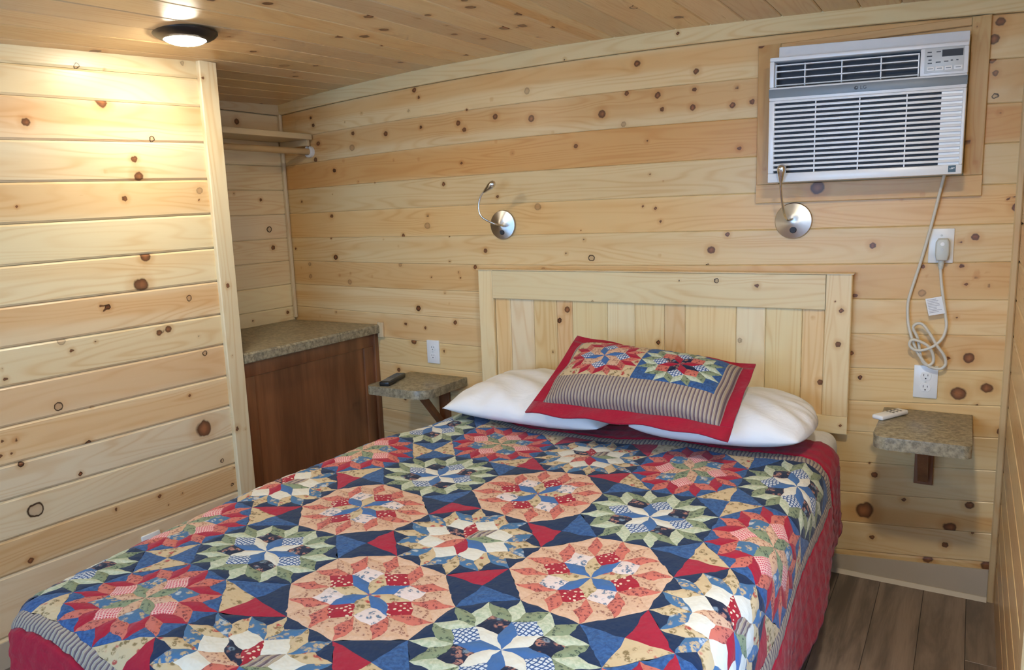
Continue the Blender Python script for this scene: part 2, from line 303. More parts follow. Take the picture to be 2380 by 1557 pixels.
# ------------------------------------------------------------------ pine boards
KT={'n':(.93,.40),'l':(.38,.30),'r':(.32,1.0),'d':(1.0,1.0)}
def wnoise(x,y,seed):
    r=np.random.default_rng(seed); s=0
    for _ in range(5):
        a,b,p,q=r.uniform(.5,3.2),r.uniform(2,9),r.uniform(0,6.28),r.uniform(.5,1)
        s=s+q*np.sin(a*x*2+b*y+p)
    return s/2.5
PALE=(.765,.56,.285); YEL=(.775,.575,.295); ORA=(.74,.495,.225)
BID=[0]
def board(name,parent,us,va,vb,to3,knots=(),tone=PALE,heart=((0,1,.2),),dv=.0095,cham=.005,dep=.004,gap=.0006,thick=.014,vis=1.0,mat=None):
    """us samples along the grain; va/vb edge positions; to3(u,v,d)->xyz with d the height above the board face"""
    BID[0]+=1; seed=BID[0]
    us=np.asarray(us,float); va=np.broadcast_to(np.asarray(va,float),us.shape)+gap; vb=np.broadcast_to(np.asarray(vb,float),us.shape)-gap
    wmean=float(np.mean(vb-va)); ni=max(2,int(wmean/dv)); c=min(cham/wmean,.3)
    t=np.concatenate([[0,0],np.linspace(c,1-c,ni),[1,1]]); d=np.concatenate([[-thick,-dep],np.zeros(ni),[-dep,-thick]])
    U=np.repeat(us[:,None],len(t),1); Vv=va[:,None]+(vb-va)[:,None]*t[None,:]; Dd=np.repeat(d[None,:],len(us),0)
    # end returns
    Dd[0,:]=np.minimum(Dd[0,:],0); P=to3(U,Vv,Dd)
    m,k=U.shape; idx=np.arange(m*k).reshape(m,k)
    F=np.stack([idx[:-1,:-1],idx[1:,:-1],idx[1:,1:],idx[:-1,1:]],-1).reshape(-1,4)
    kn=np.full(U.shape,9.0); kf=np.zeros(U.shape); kr=np.zeros(U.shape); gv=Vv.copy()
    lo,hi=va.min(),vb.max()
    ulo,uhi=us.min(),us.max(); vm=(va+vb)/2
    for (ku,kv,r,ty) in knots:
        if not(ulo-.02<ku<uhi+.02): continue
        a=np.interp(ku,us,va); b=np.interp(ku,us,vb)
        if not(a-.001<=kv<=b+.001): continue
        rr=r*(1.25 if ty!='l' else 1.1); dd=np.hypot((U-ku)/(rr*1.05),(Vv-kv)/rr)
        nearer=dd<kn; kn=np.where(nearer,dd,kn); f1,f2=KT[ty]; near=(dd<3.5)&nearer
        kf=np.where(near,f1,kf); kr=np.where(near,f2,kr)
        g=np.exp(-((U-ku)/(rr*4.5))**2-((Vv-kv)/(rr*2.2))**2); gv=gv-(Vv-kv)*.75*g
    h=np.zeros(U.shape); tt=np.repeat(t[None,:],m,0); wob=.11*wnoise(U*.9,tt*.5,seed)
    for (a,b,s) in heart:
        h=np.maximum(h,s/(1+np.exp(-(tt+wob-a)*26))/(1+np.exp(-(b-tt-wob)*26)))
    gc=np.stack([U+seed*3.17,gv+seed*.713,np.full(U.shape,seed*1.37)],-1)
    o=npmesh(name,P.reshape(-1,3),F,mat or M_PINE,parent,{'gc':('FLOAT_VECTOR',gc.reshape(-1,3)),'kn':('FLOAT',kn.ravel()),'kf':('FLOAT',kf.ravel()),'kr':('FLOAT',kr.ravel()),'ht':('FLOAT',h.ravel())})
    r=np.random.default_rng(seed+500); j=r.uniform(.94,1.05)
    o.color=(tone[0]*j*r.uniform(.985,1.015),tone[1]*j,tone[2]*j*r.uniform(.95,1.05),1)
    return o
def st(*a): return np.stack(np.broadcast_arrays(*a),-1)
def backwall(y0): return lambda u,v,d: st(u,y0-d,v)            # u=x v=z, face looks to -y
def backvert(y0): return lambda u,v,d: st(v,y0-d,u)            # u=z v=x
def leftwall(x0): return lambda u,v,d: st(x0+d,u,v)            # u=y v=z, face looks to +x
def leftvert(x0): return lambda u,v,d: st(x0+d,v,u)            # u=z v=y
def rightwall(x0): return lambda u,v,d: st(x0-d,u,v)
def rightvert(x0): return lambda u,v,d: st(x0-d,v,u)
def rng(a,b,d=.011): return np.linspace(a,b,max(3,int(abs(b-a)/d)+1))
M_SLAB=plain('raw_wall_core',(.30,.21,.11,1),.8)
# ------------------------------------------------------------------ room shell
wb=tag(MB().box((XA-.1,YW+.014,-.02),(XR+.1,YW+.1,2.3)).build('wall_back',M_SLAB),'pine plank wall behind the bed with air conditioner','wall',kind='structure')
HB=[((0,.55,.85),PALE),((0,.72,.9),PALE),((0,1,1.0),ORA),((0,1,.12),YEL),((0,1,.62),PALE),((.2,.5,.4),PALE),((0,1,.72),PALE),((.35,.7,.5),YEL),((.2,.9,.55),PALE),((0,1,.25),YEL),((.1,.8,.5),PALE),((0,1,.2),YEL),((0,.4,.4),PALE),((.5,1,.8),PALE),((0,1,.2),YEL),((0,1,.3),PALE)]
ux=rng(XA,XR)
for k in range(1,17):
    top=seam(k,ux); bot=seam(k+1,ux) if k<16 else np.full(ux.shape,-.01)
    if k==1: pass
    if k==16: bot=np.minimum(bot,top-.03)
    hb,tone=HB[k-1]; lo,hi,s=hb
    board('plank',wb,ux,bot,top,backwall(YW),K_BACK,tone,((1-hi,1-lo,s),),cham=.0035,dep=.002,gap=.0003)   # hb given from the top edge down
# crown board along the back wall
cr=tag(board('trim_1',None,ux,seam(1,ux),seam(0,ux)+.02,backwall(YW-.016),K_CROWN,(.76,.59,.32),((0,1,.05),),cham=.003,dep=.003,thick=.016),'pale pine crown board along the ceiling above the bed','trim',kind='structure')
# alcove wall
wl=tag(MB().box((XA-.1,.0,-.02),(XA-.014,YW+.014,2.3)).build('wall_left',M_SLAB),'pale pine plank wall inside the closet alcove','wall',kind='structure')
uy=rng(1.9,YW-.002)
aw=[float(seam(k,XA)) for k in range(1,17)]+[-.01]
for i in range(16):
    board('plank',wl,uy,aw[i+1],aw[i],leftwall(XA),K_ALC,(.92,.78,.51),((0,1,.1 if i%3 else .25),),thick=.012)
tag(board('trim_2',None,uy,aw[0],float(seam(0,XA))+.02,leftwall(XA+.014),(),(.70,.57,.37),((0,1,.05),),cham=.003,dep=.003),'short pale crown board at the top of the closet alcove','trim',kind='structure')
tag(board('trim_3',None,rng(.88,1.99),XA+.0,XA+.022,backvert(YW-.018),(),(.72,.60,.42),((0,1,.05),),cham=.004,dep=.004),'thin vertical corner strip at the back of the closet alcove','trim',kind='structure')
# partition with its boards
YP0,YP1=YR,2.035
wp=tag(MB().box((XP-.1,YP0,-.02),(XP-.014,2.105,2.02)).build('wall_partition',M_SLAB),'pine plank partition lit by the round ceiling lamp','wall',kind='structure')
uy=rng(YP0,YP1)
def pz(i,y):
    zl,zr=PSEAM[i]; yl=1.31-.22*min(max((i-1)/13,0),1)
    s=(zr-zl)/(2.04-yl); return zr+s*(np.clip(y,.9,9)-2.04)
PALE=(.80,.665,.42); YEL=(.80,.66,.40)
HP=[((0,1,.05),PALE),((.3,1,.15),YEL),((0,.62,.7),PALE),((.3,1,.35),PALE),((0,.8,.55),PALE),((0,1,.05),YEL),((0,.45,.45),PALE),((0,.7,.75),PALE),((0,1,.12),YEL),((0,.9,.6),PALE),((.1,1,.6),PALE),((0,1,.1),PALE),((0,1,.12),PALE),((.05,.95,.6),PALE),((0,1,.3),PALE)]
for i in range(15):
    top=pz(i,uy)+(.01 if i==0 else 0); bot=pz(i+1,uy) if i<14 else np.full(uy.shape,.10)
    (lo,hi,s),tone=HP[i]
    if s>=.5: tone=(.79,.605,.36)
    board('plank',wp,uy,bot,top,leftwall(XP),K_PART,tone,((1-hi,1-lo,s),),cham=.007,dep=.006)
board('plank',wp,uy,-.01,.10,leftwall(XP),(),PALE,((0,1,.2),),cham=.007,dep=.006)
PALE=(.765,.56,.285); YEL=(.775,.575,.295)
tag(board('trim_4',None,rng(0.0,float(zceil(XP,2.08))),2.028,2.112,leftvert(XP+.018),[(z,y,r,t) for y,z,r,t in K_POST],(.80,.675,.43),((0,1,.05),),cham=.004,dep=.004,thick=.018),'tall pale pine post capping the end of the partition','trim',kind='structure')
tag(board('trim_5',None,rng(0.0,float(zceil(XP,2.11)),.02),XP-.11,XP+.016,lambda u,v,d: st(v,2.113+d,u),(),(.72,.58,.36),((0,1,.1),)),'narrow pine end face of the partition inside the closet alcove','trim',kind='structure')
# right wall
wr=tag(MB().box((XR+.014,1.66,-.02),(XR+.1,YW+.014,2.3)).box((XR+.014,YR,-.02),(XR+.1,.56,2.3)).box((XR+.014,.56,2.0),(XR+.1,1.66,2.3)).build('wall_right',M_SLAB),'pine plank wall at the right end of the back wall','wall',kind='structure')
uy=rng(1.66,YW-.002,.02); rw=[float(seam(k,XR)) for k in range(1,17)]+[-.01]
for i in range(16): board('plank',wr,uy,rw[i+1],rw[i] if i else rw[i]+.1,rightwall(XR),(),[PALE,YEL,PALE][i%3],((0,1,.3+.3*(i%2)),),dv=.02)
for i in range(16): board('plank',wr,rng(YR,.54,.05),rw[i+1],rw[i] if i else rw[i]+.1,rightwall(XR),(),[PALE,YEL,PALE][i%3],((0,1,.3),),dv=.03)
tag(board('trim_6',None,rng(0.0,2.0),XR-.022,XR+.0,backvert(YW-.014),(),(.66,.50,.29),((0,1,.3),),cham=.004,dep=.004),'thin vertical corner strip beside the right shelf','trim',kind='structure')
for y0,y1,n in((1.60,1.68,7),(.52,.60,8)):
    tag(board('trim_%d'%n,None,rng(0.0,2.08,.03),y0,y1,rightvert(XR-.012),(),PALE,((0,1,.2),),dv=.02),'pine casing on the %s side of the glazed door'%('far' if n==7 else 'near'),'trim',kind='structure')
# glazed door in the right wall and rear window: where the daylight comes from
d=MB()
for lo,hi in (((XR+.02,.56,.0),(XR+.06,.66,2.0)),((XR+.02,1.56,.0),(XR+.06,1.66,2.0)),((XR+.02,.66,1.92),(XR+.06,1.56,2.0)),((XR+.02,.66,.0),(XR+.06,1.56,.28))): d.box(lo,hi,.004)
dr=tag(d.build('door_1',M_WHITEPL),'white glazed door in the right wall','door',kind='structure')
MB().box((XR+.036,.66,.28),(XR+.042,1.56,1.92)).build('pane',M_GLASS,dr)
MB().tube([(XR+.02,.62,1.0),(XR-.03,.62,1.0),(XR-.035,.72,1.0)],.009).build('handle',M_CHROME,dr)
wz0,wz1,wx0,wx1=.75,1.95,-2.1,-.2
rear=MB().box((XA-.1,YR-.1,-.02),(wx0,YR,2.3)).box((wx1,YR-.1,-.02),(XR+.1,YR,2.3)).box((wx0,YR-.1,-.02),(wx1,YR,wz0)).box((wx0,YR-.1,wz1),(wx1,YR,2.3))
tag(rear.build('wall_rear',plain('pine_wall_paint',(.58,.43,.24,1),.4)),'pine wall behind the foot of the bed','wall',kind='structure')
w=MB()
for lo,hi in (((wx0,YR-.07,wz0),(wx0+.05,YR-.03,wz1)),((wx1-.05,YR-.07,wz0),(wx1,YR-.03,wz1)),((wx0,YR-.07,wz0),(wx1,YR-.03,wz0+.05)),((wx0,YR-.07,wz1-.05),(wx1,YR-.03,wz1)),((-1.175,YR-.07,wz0),(-1.125,YR-.03,wz1))): w.box(lo,hi)
wn=tag(w.build('window_1',M_WHITEPL),'white framed window behind the foot of the bed','window',kind='structure')
MB().box((wx0+.05,YR-.053,wz0+.05),(-1.175,YR-.048,wz1-.05)).build('pane',M_GLASS,wn)
MB().box((-1.125,YR-.053,wz0+.05),(wx1-.05,YR-.048,wz1-.05)).build('pane',M_GLASS,wn)
# ceiling boards
ce=tag(MB().box((XA-.1,YR-.1,2.16),(XR+.1,YW+.1,2.3)).build('ceiling',M_SLAB),'low knotty pine plank ceiling','ceiling',kind='structure')
sx=[-2.198,-2.06,-1.935,-1.792,-1.665,-1.54,-1.397,-1.287,-1.154,-1.03,-.893,-.764,-.632,-.495,-.371,-.244]
xs=[-2.198-.1325*i for i in range(9,0,-1)]+sx+[-.244+.1295*i for i in range(1,4)]
xs=[x for x in xs if x>XA-.05]; xs[0]=min(xs[0],XA-.01); xs[-1]=max(XR+.005,xs[-1])
uy=rng(YR,YW-.012,.016)
for i in range(len(xs)-1):
    a,b=xs[i],xs[i+1]
    f=lambda u,v,d: st(v,u,zceil(v,u)-d)
    pink=((0,.5,2.0),) if abs(a+1.397)<.01 else ((0,1,[.2,.35,.1,.3][i%4]),)
    board('plank',ce,uy,a,b,f,[(y,x,r,t) for x,y,r,t in K_CEIL],[PALE,YEL,PALE,(.68,.51,.29)][i%4],pink,dv=.011,cham=.004,dep=.0035,gap=.0008)
# floor
fl=tag(MB().box((XA-.1,YR-.1,-.05),(XR+.1,YW+.1,-.004)).build('floor',M_DARK),'dark brown wood look vinyl plank floor','floor',kind='structure')
fx=[-.227-.1445*i for i in range(22,0,-1)]+[-.227,-.083,.051,XR+.013]; pl=[1.22,1.22,1.22,1.22]; cache={}
for i in range(len(fx)-1):
    y=YR-((i*.437)%1.22)
    if abs(fx[i]+.3715)<.01: y=2.27-1.22*4
    while y<YW+.014:
        a,b=max(y,YR),min(y+1.22,YW+.014)
        if b-a>.02 and fx[i]>XA-.1: MB().box((fx[i]+.0006,a+.0006,-.006),(fx[i+1]-.0006,b-.0006,0),.0008,1).build('plank',M_FLOOR,fl)
        y+=1.22
bbm=MB().prism([(-.6,0),(XR-.022,0),(XR-.022,.117),(-.6,.05)],0,.006,lambda p,dd:Vector((p[0],YW-dd,p[1]))).prism([(0,0),(.018,0),(.006,.014),(0,.014)],-.6,XR-.022,lambda p,dd:Vector((dd,YW-.004-p[0],p[1])))
tag(bbm.build('baseboard_back',M_BASE,smooth=40),'taupe vinyl baseboard under the right shelf','baseboard',kind='structure')
tag(MB().box((XP,YR,0),(XP+.006,2.028,.09)).build('baseboard_left',M_BASE),'taupe vinyl baseboard along the partition beside the bed','baseboard',kind='structure')
# ------------------------------------------------------------------ headboard
hb=tag(empty('headboard',(-1.18,YW,.55)),'pale pine panel headboard with vertical boards behind the pillows','headboard')
s_=2.96/3
hx0,hx1=-2.008*s_,-.366*s_; hzt=H+(-.2715)*s_; hzr=H+(-.406)*s_
xi0,xi1=-1.926*s_,-.457*s_; zb0=H-.879*s_; zb1=H-.808*s_
yf_=2.955
def kz(k): return [(z,x,r,t) for x,z,r,t in k]
PALH=(.82,.66,.385)
board('stile',hb,rng(zb0,hzt),hx0,xi0,backvert(yf_),kz(K_HEAD),PALH,((0,1,.12),),cham=.003,dep=.003,thick=.03)
board('stile',hb,rng(zb1,hzt),xi1,hx1,backvert(yf_),kz(K_HEAD),PALH,((0,1,.15),),cham=.003,dep=.003,thick=.03)
board('rail',hb,rng(xi0,xi1),hzr,hzt,backwall(yf_-.001),K_HEAD,PALH,((0,1,.05),),cham=.003,dep=.003,thick=.03)
board('rail',hb,rng(xi0,hx1),zb0,zb1,backwall(yf_-.001),K_HEAD,PALH,((0,1,.15),),cham=.003,dep=.003,thick=.03)
board('top_cap',hb,rng(hx0-.006,hx1+.006,.02),2.948,2.998,lambda u,v,d: st(u,v,hzt+.004+d),(),PALH,((0,1,.1),),cham=.003,dep=.002,thick=.004)
pxs=[1148,1187,1245,1303,1341,1427,1495,1566,1615,1732,1797,1873,1919]
def hxpix(px):   # plank joints measured along the headboard rail
    a=np.array([1148,1919.]);return np.interp(px,[1148,1245,1341,1427,1495,1566,1615,1732,1797,1873,1919],[-1.925,-1.716,-1.517,-1.347,-1.219,-1.087,-.998,-.789,-.675,-.539,-.457])*s_
hh=[.75,.05,.45,.8,.15,.05,.12,.7,.35,.12,.1,.75]
hg=[hxpix(p) for p in pxs]
for i in range(12):
    board('panel_plank',hb,rng(zb1-.01,hzr+.004),hg[i],hg[i+1],backvert(yf_+.014),kz(K_HEAD),[PALH,(.83,.69,.44)][i%2],((0,1,hh[i]),),cham=.0035,dep=.003,thick=.012)
# ------------------------------------------------------------------ air conditioner
fr=tag(empty('air_conditioner_surround',(-.35,YW,1.43)),'orange pine picture frame surround behind the air conditioner','surround')
q=2.98/3; FX0,FX1,FZ0,FZ1=-.718*q,.017*q,H-.0045*q,H+.570*q
FO=(.66,.42,.17)
board('stile',fr,rng(FZ0+.07,FZ1),FX0,FX0+.082,backvert(YW-.02),kz(K_FRAME),FO,((0,1,.5),),cham=.002,dep=.002,thick=.02)
board('stile',fr,rng(FZ0+.07,FZ1),FX1-.056,FX1,backvert(YW-.02),kz(K_FRAME),(.66,.45,.20),((0,1,.3),),cham=.002,dep=.002,thick=.02)
board('rail',fr,rng(FX0,FX1),FZ0,FZ0+.07,backwall(YW-.02),K_FRAME,FO,((0,1,.4),),cham=.002,dep=.002,thick=.02)
board('rail',fr,rng(FX0+.082,FX1-.056),FZ1-.026,FZ1,backwall(YW-.02),K_FRAME,(.66,.43,.19),((0,1,.4),),cham=.002,dep=.002,thick=.02)
ac=tag(empty('air_conditioner',(-.34,2.83,1.497)),'white window air conditioner with louvred grille set in the wall','air conditioner')
AX0,AX1,AZ0,AZ1=-.637,-.040,1.496,1.910; AY=2.83
def acm(v):   # the unit hangs slightly out of level
    t=(v.z-AZ0)/(AZ1-AZ0); u=(v.x-AX0)/(AX1-AX0)
    return Vector((v.x+(.019*t*0-.019*(t-1)*0),v.y,v.z+t*(.0125-.025*u)))
def acb(name,mat,boxes,parent=ac,bev=.0,smooth=40):
    m=MB()
    for lo,hi in boxes: m.box(lo,hi,bev)
    return m.build(name,mat,parent,smooth if bev else None,acm)
acb('sleeve',M_ACWHITE,[((AX0+.015,2.9,AZ0+.01),(AX1-.0,2.985,AZ1+.045))],bev=.004)
# front shell as a frame around outlet and intake
oz0,oz1,ox0,ox1=1.812,1.897,-.622,-.172
iz0,iz1,ix0,ix1=1.527,1.768,-.618,-.050
B_=lambda x0,z0,x1,z1,y0=AY,y1=2.93:((x0,y0,z0),(x1,y1,z1))
acb('front_shell',M_ACWHITE,[B_(AX0,oz1,AX1,AZ1),B_(AX0,oz0,ox0,oz1),B_(ox1,oz0,AX1,oz1),B_(AX0,iz1,AX1,oz0),B_(AX0,iz0,ix0,iz1),B_(ix1,iz0,AX1,iz1),B_(AX0,AZ0,AX1,iz0)],bev=.003)
acb('intake_cavity',M_DARK,[B_(ix0,iz0,-.108,iz1,AY+.016,AY+.03)])
acb('outlet_cavity',M_DARK,[B_(ox0,oz0,ox1,oz1,AY+.05,AY+.06)])
acb('accent_band',M_ACGREY,[B_(AX0-.001,1.778,AX1+.001,1.806,AY-.002,AY+.02)],bev=.001)
n=15; sp=(iz1-iz0)/n
for i in range(n-1+1):
    z=iz0+sp*(i+.75)-sp*.25
    acb('slat',M_ACWHITE,[B_(ix0-.001,z,ix1+.001,z+sp*.5,AY+.001,AY+.014)],bev=.0012)
acb('blank_louvre_panel',M_ACWHITE,[B_(-.108,iz0,ix1,iz1,AY+.008,AY+.018)])
for x in (-.483,-.345,-.205): acb('mullion',M_ACWHITE,[B_(x-.0018,iz0,x+.0018,iz1,AY+.004,AY+.016)])
for z in (1.819,1.842,1.864,1.884): acb('louvre',M_PANEL if z==1.819 else M_ACWHITE,[B_(ox0+.004,z-.0018,ox1-.004,z+.0018,AY+.006,AY+.022)])
for x in (-.618,-.522,-.405,-.286,-.177): acb('vane',M_ACWHITE,[B_(x-.0018,oz0+.003,x+.0018,oz1-.010,AY+.010,AY+.024)])
acb('control_panel',M_PANEL,[B_(-.160,1.820,-.052,1.897,AY-.0015,AY+.004)],bev=.0012)
acb('display',M_DARK,[B_(-.112,1.868,-.055,1.889,AY-.003,AY+.001)])
for x0,x1 in((-.153,-.132),(-.129,-.106),(-.103,-.083),(-.078,-.055)): acb('button',M_BUTTON,[B_(x0,1.826,x1,1.839,AY-.0035,AY+.001)],bev=.001)
for x,z,w_ in((-.147,1.884,.012),(-.147,1.872,.015),(-.145,1.860,.009),(-.145,1.850,.012),(-.122,1.884,.012),(-.122,1.852,.014),(-.1,1.853,.012),(-.085,1.855,.006),(-.07,1.855,.006)): acb('panel_mark',M_INK,[B_(x-w_/2,z-.0016,x+w_/2,z+.0016,AY-.0022,AY+.001)])
for x in (-.1425,-.1175,-.093,-.0665): acb('button_mark',M_ACGREY,[B_(x-.007,1.831,x+.007,1.834,AY-.0038,AY-.003)])
stk=acb('sticker',M_TEAL,[B_(-.078,1.503,-.057,1.524,AY-.001,AY+.001)])
acb('sticker_swoosh',M_PANEL,[((-.075,AY-.0016,1.512),(-.064,AY-.0008,1.5145)),((-.070,AY-.0016,1.515),(-.060,AY-.0008,1.5175))],parent=stk)
def text(name,s,loc,size,mat,parent,ext=.0004):
    c=bpy.data.curves.new(name,'FONT'); c.body=s; c.size=size; c.extrude=ext; c.align_x='LEFT'; c.materials.append(mat)
    o=bpy.data.objects.new(name,c); COL.objects.link(o)
    me=bpy.data.meshes.new_from_object(o.evaluated_get(bpy.context.evaluated_depsgraph_get())); bpy.data.objects.remove(o)
    if not me.materials: me.materials.append(mat)
    o=bpy.data.objects.new(name,me); link(o,parent); o.location=loc; o.rotation_euler=(PI/2,0,0); 
    if parent: o.matrix_parent_inverse=Matrix.Translation(-Vector(parent.location))
    return o
text('brand_letters','LG',(-.345,AY-.0025,1.7865),.0165,M_INK,ac)
MB().lathe([(.0062,0),(.0062,.0006)],(-.357,AY-.002,1.7922),(0,-1,0),24).build('brand_disc',M_INK,ac)
MB().lathe([(.0024,0),(.0024,.0004)],(-.3555,AY-.0026,1.7932),(0,-1,0),12).build('brand_face_mark',M_ACGREY,ac)
# ------------------------------------------------------------------ power cord with tag, plug and outlets
pc=tag(empty('power_cord',(-.12,2.97,.83)),'ivory power cord of the air conditioner knotted below its plug','cord')
cp=[(-.090,2.93,1.50),(-.10,2.95,1.45),(-.113,2.968,1.38),(-.127,2.972,1.307),(-.150,2.975,1.20),(-.172,2.975,1.11),(-.181,2.975,1.06),(-.178,2.972,1.00),(-.168,2.968,.955),(-.150,2.962,.905),(-.130,2.96,.87),(-.108,2.962,.845),(-.085,2.965,.836),(-.066,2.966,.838),(-.055,2.966,.856),(-.062,2.962,.885),(-.085,2.956,.92),(-.105,2.955,.955),(-.130,2.955,.990),(-.150,2.957,.992),(-.160,2.962,.975),(-.145,2.965,.94),(-.137,2.964,.90),(-.128,2.962,.863),(-.110,2.961,.846),(-.094,2.962,.858),(-.095,2.960,.885),(-.110,2.953,.915),(-.140,2.948,.933),(-.162,2.948,.935),(-.168,2.950,.916),(-.150,2.951,.900),(-.120,2.951,.903),(-.090,2.955,.920),(-.068,2.963,.948),(-.060,2.968,.985),(-.064,2.972,1.02),(-.074,2.973,1.08),(-.083,2.972,1.14),(-.088,2.97,1.19)]
MB().tube(bez(cp,420),.0052,8).build('cord',M_CORD,pc,smooth=60)
pg=MB().prism([(-.016,.0),(.016,.0),(.021,.02),(.021,.062),(.014,.074),(-.014,.074),(-.021,.062),(-.021,.02)],0,.032,lambda p,dd:Vector((-.085+p[0],2.982-dd,1.212+p[1])),.006).build('plug',M_PLUG,pc,smooth=50)
MB().lathe([(.0065,.0),(.006,.0004)],(-.085,2.95,1.268),(0,-1,0),16).build('reset_button',M_BUTTON,pg)
MB().lathe([(.0035,.0),(.003,.0004)],(-.085,2.95,1.250),(0,-1,0),12).build('test_button',M_PANEL,pg)
MB().lathe([(.0105,0),(.0085,.01),(.0098,.011),(.0078,.02),(.009,.021),(.006,.032)],(-.086,2.97,1.214),(-.03,0,-1),16).build('strain_relief',M_PLUG,pg,smooth=40)
tm=Matrix.Translation((-.096,2.966,1.055))@Matrix.Rotation(-.22,4,'Y')
tgm=MB().box((-.026,-.0005,-.030),(.024,.0005,.030),mat=tm).build('warning_tag',M_WHITEPL,pc)
rr=random.Random(3); tl=MB()
for i in range(9):
    z=.024-i*.0055; tl.box((-.022,-.0009,z-.0012),(-.022+rr.uniform(.024,.042),-.0004,z+.0008),mat=tm)
tl.build('tag_print',M_TAGINK,tgm)
def outlet(name,cx,cz,label,both=True,w=.076,h=.118):
    o=tag(empty(name,(cx,YW,cz)),label,'outlet',group='white wall outlets')
    MB().box((cx-w/2,YW-.008,cz-h/2),(cx+w/2,YW+.004,cz+h/2),.003).build('cover_plate',M_WHITEPL,o,smooth=40)
    for s in ((1,-1) if both else (-1,)):
        c=Vector((cx,YW-.008,cz+s*.0205)); pts=[(.0175*math.cos(a),max(-.0135,min(.0135,.0175*math.sin(a)))) for a in np.linspace(0,2*PI,28,endpoint=False)]
        r=MB().prism(pts,0,.0022,lambda p,dd:Vector((c.x+p[0],c.y-dd,c.z+p[1])),.0005,1).build('receptacle',M_BUTTON,o)
        for x,hh_ in ((-.0065,.0042),(.0065,.0034)): MB().box((c.x+x-.0009,c.y-.0026,c.z+.002-hh_+.002),(c.x+x+.0009,c.y-.002,c.z+.002+hh_+.002)).build('slot',M_BLACK,r)
        MB().lathe([(.0024,0),(.0024,.0006)],(c.x,c.y-.002,c.z-.008),(0,-1,0),12).build('ground_hole',M_BLACK,r)
    MB().lathe([(.0032,0),(.0026,.0014)],(cx,YW-.008,cz if both else cz+.035),(0,-1,0),14).build('screw',M_PANEL,o)
    return o
outlet('wall_outlet',-2.297,.742,'white duplex outlet above the left shelf')
outlet('wall_outlet',-.1145,.780,'white duplex outlet above the right shelf')
outlet('wall_outlet',-.090,1.260,'white outlet holding the air conditioner plug',False)
lo_=tag(empty('wall_outlet',(XP,1.615,.255)),'white outlet low on the partition behind the quilt','outlet',group='white wall outlets')
MB().box((XP-.004,1.577,.135),(XP+.008,1.653,.253),.003).build('cover_plate',M_WHITEPL,lo_,smooth=40)
for s in (1,-1):
    r=MB().box((XP+.006,1.60,.194+s*.0205-.013),(XP+.0105,1.63,.194+s*.0205+.013),.002).build('receptacle',M_BUTTON,lo_)
    for y in (1.6085,1.6215): MB().box((XP+.0098,y-.001,.196+s*.0205-.002),(XP+.0108,y+.001,.196+s*.0205+.006)).build('slot',M_BLACK,r)
# ------------------------------------------------------------------ reading lamps
def sconce(c,path,head,label):
    o=tag(empty('reading_lamp',(c[0],YW,c[1])),label,'wall lamp',group='gooseneck reading lamps')
    d=MB().lathe([(.067,0),(.067,.006),(.0645,.009),(.03,.0185),(.012,.0235)],(0,0,0),(0,-1,0),56).build('wall_plate',M_NICKEL,o,smooth=25)
    d.matrix_parent_inverse=Matrix.Identity(4)
    MB().lathe([(.0125,0),(.0125,.006),(.0105,.009)],(c[0]+.002,YW-.012,c[1]-.033),(0,-1,0),24).build('switch',M_DARK,o,smooth=40)
    MB().tube(bez(path,60),.0042,10).build('gooseneck',M_CHROME,o,smooth=60)
    a,b=Vector(head[0]),Vector(head[1]); ax=(b-a).normalized(); L=(b-a).length
    MB().lathe([(.005,0),(.0075,.10*L),(.011,.35*L),(.015,.60*L),(.0155,.78*L),(.0125,.93*L),(.006,L)],a,ax,24,True).build('lamp_head',M_NICKEL if False else M_CHROME,o,smooth=50)
    return o
sconce((-1.857,1.367),[(-1.835,2.978,1.36),(-1.82,2.93,1.366),(-1.845,2.89,1.378),(-1.888,2.865,1.41),(-1.897,2.86,1.455),(-1.882,2.86,1.500),(-1.860,2.86,1.522)],((-1.866,2.86,1.516),(-1.806,2.855,1.556)),'nickel reading lamp bent sideways on the wall above the left shelf side')
sconce((-.577,1.356),[(-.577,2.978,1.362),(-.585,2.93,1.362),(-.588,2.885,1.385),(-.590,2.85,1.43),(-.590,2.825,1.475),(-.588,2.815,1.50)],((-.588,2.815,1.497),(-.582,2.80,1.556)),'nickel reading lamp standing upright just under the air conditioner')
# ------------------------------------------------------------------ ceiling lamp
def ceiling_lamp(x,y,label,k):
    z=float(zceil(x,y)); o=tag(empty('ceiling_lamp',(x,y,z)),label,'ceiling light',group='round ceiling lamps')
    MB().lathe([(.106,-.002),(.106,.004),(.098,.013),(.083,.022),(.068,.026),(.066,.022)],(x,y,z),(0,0,-1),56,True,False).build('trim_ring',M_BRONZE,o,smooth=40)
    MB().lathe([(.067,.018)]+[(.067*math.cos(a),.021+.021*math.sin(a)) for a in np.linspace(0,PI/2*.96,10)],(x,y,z),(0,0,-1),48).build('diffuser',M_GLOW[k],o,smooth=60)
    return o
ceiling_lamp(-2.31,1.735,'lit round ceiling lamp with dark bronze ring by the partition',0)
ceiling_lamp(-.10,1.36,'lit round ceiling lamp with bronze ring over the right side of the bed',1)
